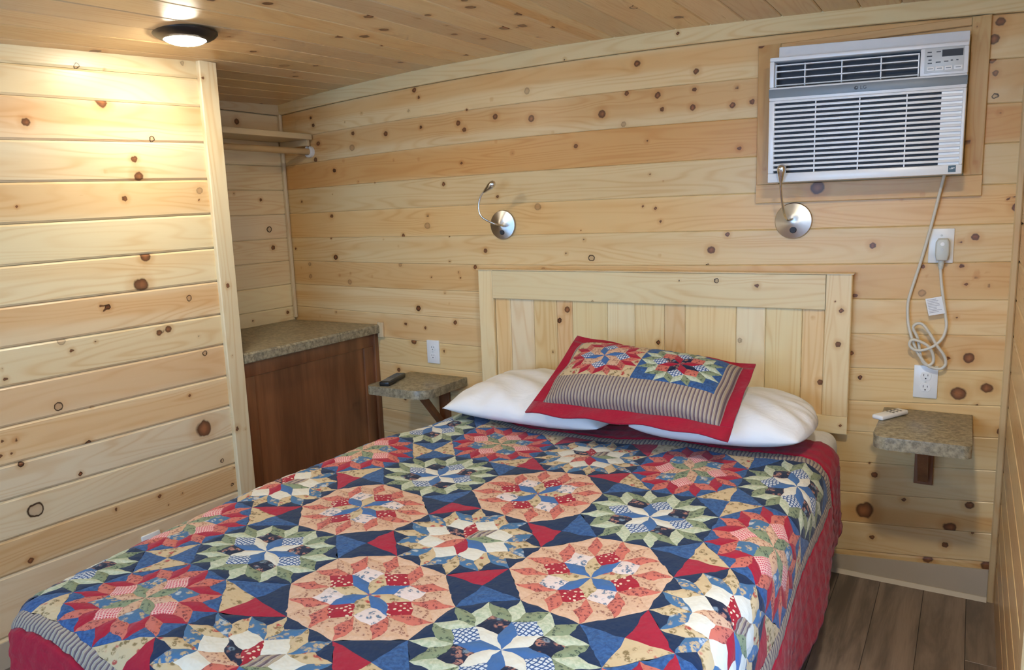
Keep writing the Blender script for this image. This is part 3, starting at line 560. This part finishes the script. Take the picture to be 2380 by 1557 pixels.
# ------------------------------------------------------------------ closet shelf, rod, cabinet
sh=tag(empty('closet_shelf',(XA,2.55,1.83)),'pine closet shelf high in the alcove','shelf')
board('shelf_board',sh,rng(2.115,2.984),XA+.002,-3.022,lambda u,v,d: st(v,u,1.862+d),(),PALE,((0,1,.1),),cham=.004,dep=.004,thick=.022)
MB().box((-3.034,2.115,1.836),(-3.016,2.984,1.866),.005).build('front_edge',plain('pale_pine_edge',(.68,.53,.31,1),.35),sh,smooth=40)
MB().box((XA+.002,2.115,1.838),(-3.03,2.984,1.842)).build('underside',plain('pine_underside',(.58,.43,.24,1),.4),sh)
tag(MB().box((XA+.002,2.115,1.802),(XA+.02,2.96,1.838),.002).build('shelf_cleat',plain('pine_cleat',(.66,.51,.30,1),.35)),'pine cleat along the alcove wall under the closet shelf','cleat')
tag(MB().box((XA+.024,YW-.036,1.806),(-3.036,YW-.018,1.838),.002).build('shelf_cleat',plain('pine_cleat_end',(.66,.51,.30,1),.35)),'short pine cleat on the back wall under the closet shelf','cleat')
rd=tag(empty('closet_rod',(-3.05,2.55,1.777)),'round wooden clothes rod under the closet shelf','rod')
MB().tube([(-3.05,2.113,1.777),(-3.05,2.988,1.777)],.0165,20).build('rod',M_ROD,rd,smooth=60)
pts=[(.030*math.cos(a),.030*math.sin(a)) for a in np.linspace(PI*.62,PI*2.38,24)]+[(.018*math.cos(a),.018*math.sin(a)) for a in np.linspace(PI*2.38,PI*.62,24)]
MB().prism(pts,0,.02,lambda p,dd:Vector((-3.05+p[0],2.999-dd,1.777+p[1])),.001,1).build('rod_socket',M_WHITEPL,rd,smooth=40)
cb=tag(empty('closet_cabinet',(-2.95,2.55,0)),'dark stained wood cabinet filling the bottom of the closet alcove','cabinet')
CX=-2.672
MB().box((XA+.003,2.115,.0),(CX-.021,YW-.017,.818)).build('carcass',M_STAIN,cb)
MB().box((CX-.02,2.115,.752),(CX,YW-.017,.819),.002).build('top_rail',M_STAIN,cb,smooth=40)
MB().box((CX-.02,2.115,.09),(CX-.0005,2.19,.752),.002).build('stile',M_STAIN,cb,smooth=40)
MB().box((CX-.02,2.90,.09),(CX-.0005,YW-.030,.752),.002).build('stile',M_STAIN,cb,smooth=40)
MB().box((CX-.02,2.115,.0),(CX-.001,YW-.017,.09),.002).build('bottom_rail',M_STAIN,cb,smooth=40)
MB().box((CX-.02,2.19,.09),(CX-.010,2.90,.752)).build('panel',M_STAIN,cb)
MB().box((CX-.006,YW-.030,.0),(CX+.012,YW-.001,.819),.002).build('scribe_strip',M_STAIN,cb,smooth=40)
pts=[(XA+.003,.822),(-2.636,.822),(-2.634,.826),(-2.634,.858),(-2.640,.866),(XA+.003,.866)]
tag(MB().prism(pts,2.116,YW-.017,lambda p,dd:Vector((p[0],dd,p[1]))).build('countertop',M_LAM),'mottled grey brown laminate countertop on the closet cabinet','countertop')
tag(board('trim_9',None,rng(.80,.878,.01),-2.652,-2.612,backvert(YW-.016),(),(.70,.54,.31),((0,1,.1),),thick=.016),'small pine end block where the countertop meets the back wall','trim',kind='structure')
# ------------------------------------------------------------------ bedside shelves and remotes
def rounded(x0,x1,y0,y1,rl,rr):
    P=[(x1,y1),(x0,y1)]
    P+= [(x0+rl-rl*math.cos(a),y0+rl-rl*math.sin(a)) for a in np.linspace(0,PI/2,9)]
    P+= [(x1-rr+rr*math.sin(a),y0+rr-rr*math.cos(a)) for a in np.linspace(0,PI/2,9)]
    return P
def wall_shelf(x0,x1,y0,z,rl,rr,bx,label,pts=None):
    o=tag(empty('bedside_shelf',((x0+x1)/2,YW,z-.04)),label,'shelf',group='bedside shelves')
    MB().prism(pts or rounded(x0,x1,y0,YW-.001,rl,rr),z-.042,z,lambda p,dd:Vector((p[0],p[1],dd)),.004).build('shelf_top',M_LAM,o,smooth=30)
    MB().box((bx-.03,YW-.02,z-.27),(bx+.03,YW-.001,z-.042),.002).build('bracket_back',M_STAIN,o)
    MB().box((bx-.02,YW-.22,z-.068),(bx+.02,YW-.02,z-.042),.002).build('bracket_arm',M_STAIN,o)
    MB().prism([(.02,-.25),(.05,-.25),(.21,-.068),(.175,-.068)],-.016,.016,lambda p,dd:Vector((bx+dd,YW-p[0],z+p[1]))).build('bracket_brace',M_STAIN,o)
    return o
wall_shelf(-2.455,-2.10,2.655,.627,.03,.09,-2.235,'grey brown laminate corner shelf left of the headboard')
wall_shelf(-.243,.035,2.60,.674,.05,.025,-.105,'grey brown laminate shelf right of the headboard')
def remote(name,c,ang,L,Wd,T,mat,keymat,label,rows,cols,span,disp=None):
    o=tag(empty(name,c),label,'remote control'); R=Matrix.Translation(c)@Matrix.Rotation(ang,4,'Z')
    MB().box((-Wd/2,-L/2,0),(Wd/2,L/2,T),min(T*.4,.006),3).build('case',mat,o,smooth=50,fn=lambda v:R@v)
    for r in range(rows):
        for k in range(cols):
            x=(k-(cols-1)/2)*Wd*.27; y=span[0]+(span[1]-span[0])*r/max(1,rows-1)
            MB().box((x-Wd*.09,y-L*.022,T-.0006),(x+Wd*.09,y+L*.022,T+.0012),.0006,1).build('key',keymat,o,fn=lambda v:R@v)
    if disp: MB().box((-Wd*.38,disp[0],T-.0004),(Wd*.38,disp[1],T+.0006)).build('face_plate',M_GREYKEY,o,fn=lambda v:R@v)
    return o
remote('remote_control',(-2.385,2.775,.6275),.30,.21,.052,.022,M_BLACK,M_GREYKEY,'black remote control on the left shelf',6,3,(-.02,.085),(-.085,-.03))
remote('remote_control',(-.212,2.866,.6745),-.52,.145,.042,.016,M_BUTTON,M_BLACK,'white remote control on the right shelf',3,3,(.0,.04))
# ------------------------------------------------------------------ bed
QX=(-1.0751,.3772,-.0227,.0135,-.0080,-.0107); QY=(1.4967,-.0287,-.3424,-.0246,.0088,-.0004)
def flat(c,r):
    c=np.asarray(c,float); r=np.asarray(r,float)
    b=lambda q:q[0]+q[1]*c+q[2]*r+q[3]*c*r+q[4]*r*r+q[5]*c*c
    k=np.minimum(.5*(np.sqrt((c+1)**2+.12)-(c+1)),1.6)      # the left column is eased in along the bed edge
    return b(QX)+k*(.035+.05*np.clip(r,-.5,2)),b(QY)+k*(.02-.055*np.clip(r,-2.6,2.6))
XL_,XRr,YF,ZQ,RB=-1.80,-.355,.735,.600,.085
def quilt_surf(c,r):
    X,Y=flat(c,r); XL_=-1.85-.09*np.sin(PI*np.clip((Y-.75)/1.75,0,1))
    ox=np.maximum(X-(XRr-RB),0)-np.maximum((XL_+RB)-X,0); oy=-np.maximum((YF+RB)-Y,0)
    o=np.hypot(ox,oy); dx=np.where(o>1e-9,ox/np.maximum(o,1e-9),0); dy=np.where(o>1e-9,oy/np.maximum(o,1e-9),0)
    t=np.minimum(o/RB,PI/2); hang=np.maximum(o-RB*PI/2,0)
    rad=RB*np.sin(t)+hang*.07+hang*.045*np.sin(Y*9+X*7)*(hang>0)
    x=np.clip(X,XL_+RB,XRr-RB)+dx*rad; y=np.maximum(Y,YF+RB)+dy*rad
    z=ZQ-RB*(1-np.cos(t))-hang
    z=z+.006*np.sin(X*7.3+Y*3.1)*np.sin(Y*6.1-1.2)+.004*np.sin(X*15+Y*11)
    z=np.maximum(z,.03)
    return np.stack([x,y,z],-1)
def quilt_pt(c,r,loft):
    c=np.asarray(c,float)+.006*np.sin(26*c+33*r)+.004*np.sin(61*r-17*c); r=np.asarray(r,float)+.006*np.sin(31*c-24*r+1)+.004*np.sin(57*c+19*r)
    e=.01; P=quilt_surf(c,r); A=quilt_surf(c+e,r)-quilt_surf(c-e,r); B=quilt_surf(c,r-e)-quilt_surf(c,r+e)
    N=np.cross(A,B); N/=np.maximum(np.linalg.norm(N,axis=-1,keepdims=True),1e-9)
    return P+N*np.asarray(loft)[...,None]
# fabrics -----------------------------------------------------------
def fabric(name,base,kind='plain',c2=None,sc=1.0,c3=None):
    t=NT('fabric_'+name); uv=t.n('UVMap').outputs[0]; base=tuple(base)+(1,); c=base
    if c2: c2=tuple(c2)+(1,)
    if c3: c3=tuple(c3)+(1,)
    if kind=='plain': mott=t.noise(uv,55*sc,2,.6); c=t.mix(t.step(mott,.3,.7,0,.22),base,tuple(x*.72 for x in base[:3])+(1,))
    if kind=='mottle': c=t.mix(t.step(t.noise(uv,95*sc,4,.65),.35,.65),base,c2)
    if kind=='dots':
        v=t.n('TexVoronoi',{'Scale':85*sc,'Randomness':.55}); t.set(v.inputs['Vector'],uv)
        c=t.mix(t.step(v.outputs['Distance'],.26,.36,1,0),base,c2)
    if kind=='sprig':
        v=t.n('TexVoronoi',{'Scale':70*sc,'Randomness':1.0}); t.set(v.inputs['Vector'],uv)
        a=t.noise(uv,160*sc,3,.6)
        c=t.mix(t.math('MULTIPLY',t.step(v.outputs['Distance'],.30,.50,1,0),t.step(a,.42,.52)),base,c2)
        if c3:
            v2=t.n('TexVoronoi',{'Scale':38*sc,'Randomness':1.0}); t.set(v2.inputs['Vector'],uv)
            c=t.mix(t.math('MULTIPLY',t.step(v2.outputs['Distance'],.17,.30,1,0),t.step(a,.38,.5)),c,c3)
    if kind in('plaid','gingham','stripe'):
        s=t.n('SeparateXYZ'); t.set(s.inputs[0],uv)
        def bars(x,f,w): return t.math('LESS_THAN',t.math('FRACT',t.math('MULTIPLY',x,f)),w)
        if kind=='stripe':
            wv=t.math('FRACT',t.math('MULTIPLY',s.outputs[0],62*sc))
            c=t.mix(t.step(wv,.30,.36),base,c2); c=t.mix(t.math('MULTIPLY',t.step(wv,.52,.58),t.step(wv,.72,.78,1,0)),c,c3); c=t.mix(t.math('MULTIPLY',t.step(wv,.82,.86),t.step(wv,.94,.98,1,0)),c,(.45,.40,.32,1))
        else:
            a=t.math('ADD',t.math('MULTIPLY',s.outputs[0],.707),t.math('MULTIPLY',s.outputs[1],.707)) if kind=='gingham' else s.outputs[0]
            b=t.math('SUBTRACT',t.math('MULTIPLY',s.outputs[0],.707),t.math('MULTIPLY',s.outputs[1],.707)) if kind=='gingham' else s.outputs[1]
            f,w=(150*sc,.36) if kind=='gingham' else (95*sc,.30)
            c=t.mix(t.math('MAXIMUM',bars(a,f,w),bars(b,f,w)),base,c2)
    t.bump(t.noise(uv,34,2,.6),.6,.007)
    m=t.fin(c,.88,0,.15); t.set(t.p.inputs['Sheen Weight'],.12); return m
NAVY=(.010,.024,.066); BLUE=(.028,.085,.235); WHT=(.68,.65,.56)
FAB=dict(
 navy=fabric('navy',NAVY), blue=fabric('mottled_blue',(.020,.062,.18),'mottle',(.042,.115,.29)), medblue=fabric('medium_blue',(.052,.135,.33)),
 red=fabric('crimson',(.36,.010,.030)), reddot=fabric('red_dotted',(.34,.010,.022),'dots',(.72,.55,.40),1.0),
 salmon=fabric('salmon_print',(.55,.145,.10),'sprig',(.19,.035,.035),1.5), peach=fabric('peach_print',(.60,.37,.235),'sprig',(.27,.11,.07),1.6),
 peachbg=fabric('pale_peach',(.66,.44,.30),'mottle',(.60,.37,.235)), tan=fabric('beige_floral',(.56,.42,.24),'sprig',(.22,.15,.06),.8,(.40,.05,.04)),
 wfloral=fabric('white_floral',(.70,.58,.54),'sprig',(.10,.16,.24),.9), green=fabric('sage_print',(.225,.265,.15),'sprig',(.06,.085,.055),1.25),
 lgreen=fabric('pale_green_print',(.56,.58,.43),'mottle',(.38,.44,.30),1.1), plaid=fabric('blue_plaid',(.58,.62,.66),'plaid',(.035,.085,.23)),
 nfloral=fabric('navy_floral',(.009,.014,.038),'sprig',(.40,.18,.13),.75,(.16,.22,.28)), white=fabric('cream',WHT), gingham=fabric('pink_check',(.58,.075,.115),'gingham',(.74,.48,.42)),
 bfloral=fabric('blue_floral',(.055,.145,.28),'sprig',(.50,.36,.20),.7,(.45,.48,.50)), stripe=fabric('ticking_stripe',(.40,.315,.21),'stripe',(.21,.155,.15),1.15,(.115,.075,.08)))
FN=list(FAB); FM=[FAB[k] for k in FN]; FI={k:i for i,k in enumerate(FN)}
def pol(r,a): return np.array([r*math.cos(math.radians(a)),r*math.sin(math.radians(a))])
def star(spec):
    """60 patches of an eight pointed star block in [-.5,.5]^2"""
    a=.146447; out=[]
    for k in range(8):
        th=45*k
        out.append(([np.zeros(2),pol(a,th),pol(a,th)+pol(a,th+45),pol(a,th+45)],spec['core'][k%len(spec['core'])]))
        S=pol(a*(1+math.sqrt(2)),th)
        out.append(([pol(a,th),pol(a,th)+pol(a,th-45),S,pol(a,th)+pol(a,th+45)],spec['sq'][k%2]))
        T=pol(a,th)+pol(a,th+45)
        for j,(d0,d1) in enumerate(((th-45,th),(th,th+45),(th+45,th+90))):
            out.append(([T,T+pol(a,d0),T+pol(a,d0)+pol(a,d1),T+pol(a,d1)],spec['ring'][(3*k+j)%2]))
        tip=T+pol(a,th)+pol(a,th+45); S2=pol(a*(1+math.sqrt(2)),th+45)
        out.append(([T+pol(a,th),S+pol(a,th),tip],spec['bg'][0])); out.append(([T+pol(a,th+45),tip,S2+pol(a,th+45)],spec['bg'][-1]))
    l=.29289
    for sx_,sy_ in((1,1),(-1,1),(-1,-1),(1,-1)):
        out.append(([np.array([.5*sx_,.5*sy_]),np.array([(.5-l)*sx_,.5*sy_]),np.array([.5*sx_,(.5-l)*sy_])],spec['corner']))
    return out
SPEC={'A':dict(core=('medblue','tan'),sq=('reddot','wfloral'),ring=('salmon','peach'),bg=('peachbg',),corner='navy'),
 'B':dict(core=('white','medblue'),sq=('plaid','nfloral'),ring=('lgreen','green'),bg=('navy',),corner='blue'),
 'C':dict(core=('green','peach'),sq=('gingham','bfloral'),ring=('red','salmon'),bg=('blue',),corner='tan'),
 'D':dict(core=('medblue','red','salmon','peach','nfloral','reddot','stripe','green'),sq=('white','white'),ring=('tan','bfloral'),bg=('navy',),corner='red')}
def patches(polys,surf,n=4,loft=.0022,uvs=.36):
    V=[];F=[];MI=[];UV=[];base=0
    for pts,fab in polys:
        P=np.array(pts)
        if len(P)==4:
            s,t=np.meshgrid(np.linspace(0,1,n+1),np.linspace(0,1,n+1),indexing='ij'); s=s.ravel();t=t.ravel()
            Q=(1-s)[:,None]*(1-t)[:,None]*P[0]+s[:,None]*(1-t)[:,None]*P[1]+s[:,None]*t[:,None]*P[2]+(1-s)[:,None]*t[:,None]*P[3]
            L=np.sqrt(16*s*(1-s)*t*(1-t)); ix=lambda i,j:base+i*(n+1)+j
            for i in range(n):
                for j in range(n):
                    F+=[(ix(i,j),ix(i+1,j),ix(i+1,j+1)),(ix(i,j),ix(i+1,j+1),ix(i,j+1))]; MI+=[FI[fab]]*2
        else:
            pid={};ab=[]
            for i in range(n+1):
                for j in range(n+1-i): pid[i,j]=base+len(ab); ab.append((i/n,j/n,1-i/n-j/n))
            ab=np.array(ab); Q=ab@P; L=np.sqrt(np.clip(27*ab.prod(1),0,None))
            for i in range(n):
                for j in range(n-i):
                    F.append((pid[i,j],pid[i+1,j],pid[i,j+1])); MI.append(FI[fab])
                    if i+j<n-1: F.append((pid[i+1,j],pid[i+1,j+1],pid[i,j+1])); MI.append(FI[fab])
        V.append(surf(Q[:,0],Q[:,1],L*loft)); UV.append(Q*uvs); base+=len(Q)
    return np.concatenate(V),np.array(F),np.array(MI),np.concatenate(UV)
def fixwind(V,F,up):
    a=V[F[:,0]];n=np.cross(V[F[:,1]]-a,V[F[:,2]]-a); flip=(n*up).sum(1)<0
    F=F.copy(); F[flip]=F[flip][:,::-1]; return F
qo=tag(empty('patchwork_quilt',(-1.1,1.5,.6)),'red bordered patchwork star quilt spread over the bed','quilt')
LAY=['BCDCB','CBABC','DADAD','CBABC','BCDCB']
for r in range(5):
    for c in range(5):
        k=LAY[r][c]; polys=star(SPEC[k]); cc,rr_=c-2,r-2
        V,F,MI,UV=patches(polys,lambda x,y,l:quilt_pt(cc+x,rr_+y,l))
        used=sorted(set(MI)); rem={m:i for i,m in enumerate(used)}
        UV=UV+np.array([c*.36+r*.11,r*.36])
        cen=V.mean(0); e=.02; Nn=np.cross(quilt_surf(cc+e,rr_*1.)-quilt_surf(cc-e,rr_*1.),quilt_surf(cc*1.,rr_-e)-quilt_surf(cc*1.,rr_+e))
        # orientation per face from local surface normal is uniform in (c,r), so wind by parameter orientation
        o=npmesh('star_block',V,F[:,::-1],None,qo,smooth=True,mats=[FM[m] for m in used],midx=[rem[m] for m in MI],uv=UV)
def strip(name,c0,c1,r0,r1,along,fab,parent,nx,ny,loft,solid=0):
    c,r=np.meshgrid(np.linspace(c0,c1,nx+1),np.linspace(r0,r1,ny+1),indexing='ij')
    s=(c-c0)/(c1-c0);t=(r-r0)/(r1-r0); acr=t if along=='c' else s
    L=loft*np.sqrt(np.clip(4*acr*(1-acr),0,1))
    if solid: L=L+.0035*np.sin((c+r)*20)*np.sin((c-r)*20)
    P=quilt_pt(c.ravel(),r.ravel(),L.ravel()); idx=np.arange(c.size).reshape(c.shape)
    F=np.stack([idx[:-1,:-1],idx[:-1,1:],idx[1:,1:],idx[1:,:-1]],-1).reshape(-1,4)
    uv=np.stack([c.ravel(),r.ravel()] if along=='c' else [r.ravel(),c.ravel()],-1)*.36
    o=npmesh(name,P,F,FAB[fab],parent,smooth=True,uv=uv)
    if solid:
        m=o.modifiers.new('thickness','SOLIDIFY'); m.thickness=solid; m.offset=-1
    return o
b=.13; w_=.78; E=2.5
strip('striped_border',-E-b,E+b,-E-b,-E,'c','stripe',qo,150,3,.003)
strip('striped_border',-E-b,E+b,E,E+b,'c','stripe',qo,150,3,.003)
strip('striped_border',-E-b,-E,-E,E,'r','stripe',qo,3,150,.003)
strip('striped_border',E,E+b,-E,E,'r','stripe',qo,3,150,.003)
G=E+b
strip('red_border',-G-w_,G+w_,-G-.46,-G,'c','red',qo,170,18,.004,.008)
strip('red_border',-G-w_,G+w_,G,G+w_,'c','red',qo,170,18,.004,.008)
strip('red_border',-G-w_,-G,-G,G,'r','red',qo,18,150,.004,.008)
strip('red_border',G,G+w_,-G,G,'r','red',qo,18,150,.004,.008)
mt=tag(MB().box((-1.79,.80,.31),(-.385,2.95,.582),.05,4).build('mattress',M_COTTON,smooth=60),'white sheeted mattress showing at the head corner of the bed','mattress')
bb=tag(empty('bed_platform',(-1.08,1.9,0)),'charcoal bed platform under the mattress','bed frame')
MB().box((-1.77,.83,.12),(-.425,2.94,.31),.01).build('platform_box',M_BEDBASE,bb)
for x in (-1.66,-.50):
    for y in (.92,2.86): MB().box((x-.03,y-.03,0),(x+.03,y+.03,.12),.004).build('leg',M_BEDBASE,bb)
# pillows -----------------------------------------------------------
def pillow(name,c,w,d,h,rz,label,seed,tilt=0.0,roll=0.0,flat_=.36,rnd=.1):
    n=64; u,v=np.meshgrid(np.linspace(-1,1,n+1),np.linspace(-1,1,n+1),indexing='ij')
    r=np.random.default_rng(seed)
    pinch=1-.055*(1-np.abs(v)**2.5); pinch2=1-.045*(1-np.abs(u)**2.5)
    X=w/2*u*pinch2*np.sqrt(1-rnd*v*v); Y=d/2*v*pinch*np.sqrt(1-rnd*u*u)
    prof=(np.clip(1-np.abs(u)**3.6,0,1)*np.clip(1-np.abs(v)**3.2,0,1))**.55
    wr=sum(r.uniform(.3,1)*np.sin(r.uniform(4,13)*u+r.uniform(4,13)*v+r.uniform(0,6)) for _ in range(7))*.0022
    edge=np.exp(-((1-np.maximum(np.abs(u),np.abs(v)))/.22)**2)*.004*np.sin(22*np.arctan2(v,u)+2*r.uniform())
    top=h*(1-flat_)*prof+(wr+edge)*np.minimum(prof*2,1); bot=-h*flat_*prof
    R=Matrix.Translation(c)@Matrix.Rotation(rz,4,'Z')@Matrix.Rotation(tilt,4,'X')@Matrix.Rotation(roll,4,'Y')
    A=np.array(R)[:3,:3]; T=np.array(R)[:3,3]
    Pt=np.stack([X,Y,top],-1).reshape(-1,3)@A.T+T; Pb=np.stack([X,Y,bot],-1).reshape(-1,3)@A.T+T
    idx=np.arange((n+1)**2).reshape(n+1,n+1); q=np.stack([idx[:-1,:-1],idx[1:,:-1],idx[1:,1:],idx[:-1,1:]],-1).reshape(-1,4)
    o=npmesh(name,np.concatenate([Pt,Pb]),np.concatenate([q,q[:,::-1]+(n+1)**2]),M_COTTON,None,smooth=True)
    bm=bmesh.new(); bm.from_mesh(o.data); bmesh.ops.remove_doubles(bm,verts=bm.verts,dist=.0005); bm.to_mesh(o.data); bm.free()
    return tag(o,label,'pillow',group='white bed pillows')
pillow('bed_pillow',(-1.435,2.625,.664),.70,.55,.155,-.02,'white pillow under the left half of the patchwork sham',4,.02,0,.36,.04)
pillow('bed_pillow',(-.738,2.638,.673),.645,.515,.145,.09,'white pillow under the right half of the patchwork sham',9,.02,0,.38,.26)
# patchwork sham ----------------------------------------------------
so=tag(empty('pillow_sham',(-1.03,2.62,.72)),'patchwork pillow sham with red flange resting on two white pillows','pillow')
C00,C10,C01,C11=[np.array(p) for p in ((-1.349,2.28,.712),(-.615,2.255,.727),(-1.329,2.69,.913),(-.633,2.69,.861))]
fl_=.055; fv=.14
def sham(s,t,loft,under=False):
    s=np.asarray(s,float);t=np.asarray(t,float)
    P=((1-s)*(1-t))[...,None]*C00+(s*(1-t))[...,None]*C10+((1-s)*t)[...,None]*C01+(s*t)[...,None]*C11
    a=np.clip((s-fl_)/(1-2*fl_),0,1);b_=np.clip((t-fv)/(.93-fv),0,1)
    bul=(np.clip(1-np.abs(2*a-1)**3.0,0,1)*np.clip(1-np.abs(2*b_-1)**3.4,0,1))**.5
    N=np.array((0.04,-.64,.77)); 
    h=bul*(.09 if not under else -.03)+np.asarray(loft)-(.012 if under else 0)
    ripple=.008*np.sin(s*23)*np.sin(t*17+1)*(1-bul)+.022*np.exp(-(s/.22)**2-((1-t)/.3)**2)*(1-bul)-.03*np.exp(-((1-s)/.15)**2-(t/.3)**2)
    return P+N*(h+ripple)[...,None]
def rect(s0,s1,t0,t1): return [np.array(p) for p in((s0,t0),(s1,t0),(s1,t1),(s0,t1))]
def sham_part(name,polys,n,loft,uv=None,under=False,solid=0):
    V,F,MI,UV=patches(polys,lambda x,y,l:sham(x,y,l,under),n,loft,1.0)
    used=sorted(set(MI)); rem={m:i for i,m in enumerate(used)}; UV=UV*np.array([.8,.42])
    F=fixwind(V,F,np.array((0,-.5,.86))*(-1 if under else 1))
    o=npmesh(name,V,F,None,so,smooth=True,mats=[FM[m] for m in used],midx=[rem[m] for m in MI],uv=UV)
    if solid: mm=o.modifiers.new('thickness','SOLIDIFY'); mm.thickness=solid; mm.offset=-1
    return o
sham_part('flange',[(rect(0,1,0,fv),'red'),(rect(0,1,.93,1),'red'),(rect(0,fl_,fv,.93),'red'),(rect(1-fl_,1,fv,.93),'red')],24,.0,solid=.006)
i0,i1=fl_,1-fl_; j0,j1=fv,.93; tb=.38; bl=.09; br=.895; mid=.495; tt_=j1-.02
sham_part('stripe_panel',[(rect(i0,bl,j0,tb),'stripe'),(rect(bl,mid,j0,tb),'stripe'),(rect(mid,br,j0,tb),'stripe'),(rect(br,i1,j0,tb),'stripe'),(rect(i0,bl,tb,j1),'stripe'),(rect(br,i1,tb,j1),'stripe'),(rect(bl,br,tt_,j1),'stripe')],24,.0)
def place(polys,s0,s1,t0,t1): return [([np.array([s0+(p[0]+.5)*(s1-s0),t0+(p[1]+.5)*(t1-t0)]) for p in pts],f) for pts,f in polys]
sham_part('star_block',place(star(dict(core=('medblue','peach'),sq=('plaid','peach'),ring=('red','salmon'),bg=('tan',),corner='tan')),bl,mid,tb,tt_),4,.003)
sham_part('star_block',place(star(dict(core=('red','nfloral'),sq=('plaid','salmon'),ring=('lgreen','green'),bg=('blue',),corner='blue')),mid,br,tb,tt_),4,.003)
MU=FAB['white']
sham_part('backing',[(rect(0.01,.99,.01,.99),'white')],24,.0,under=True)
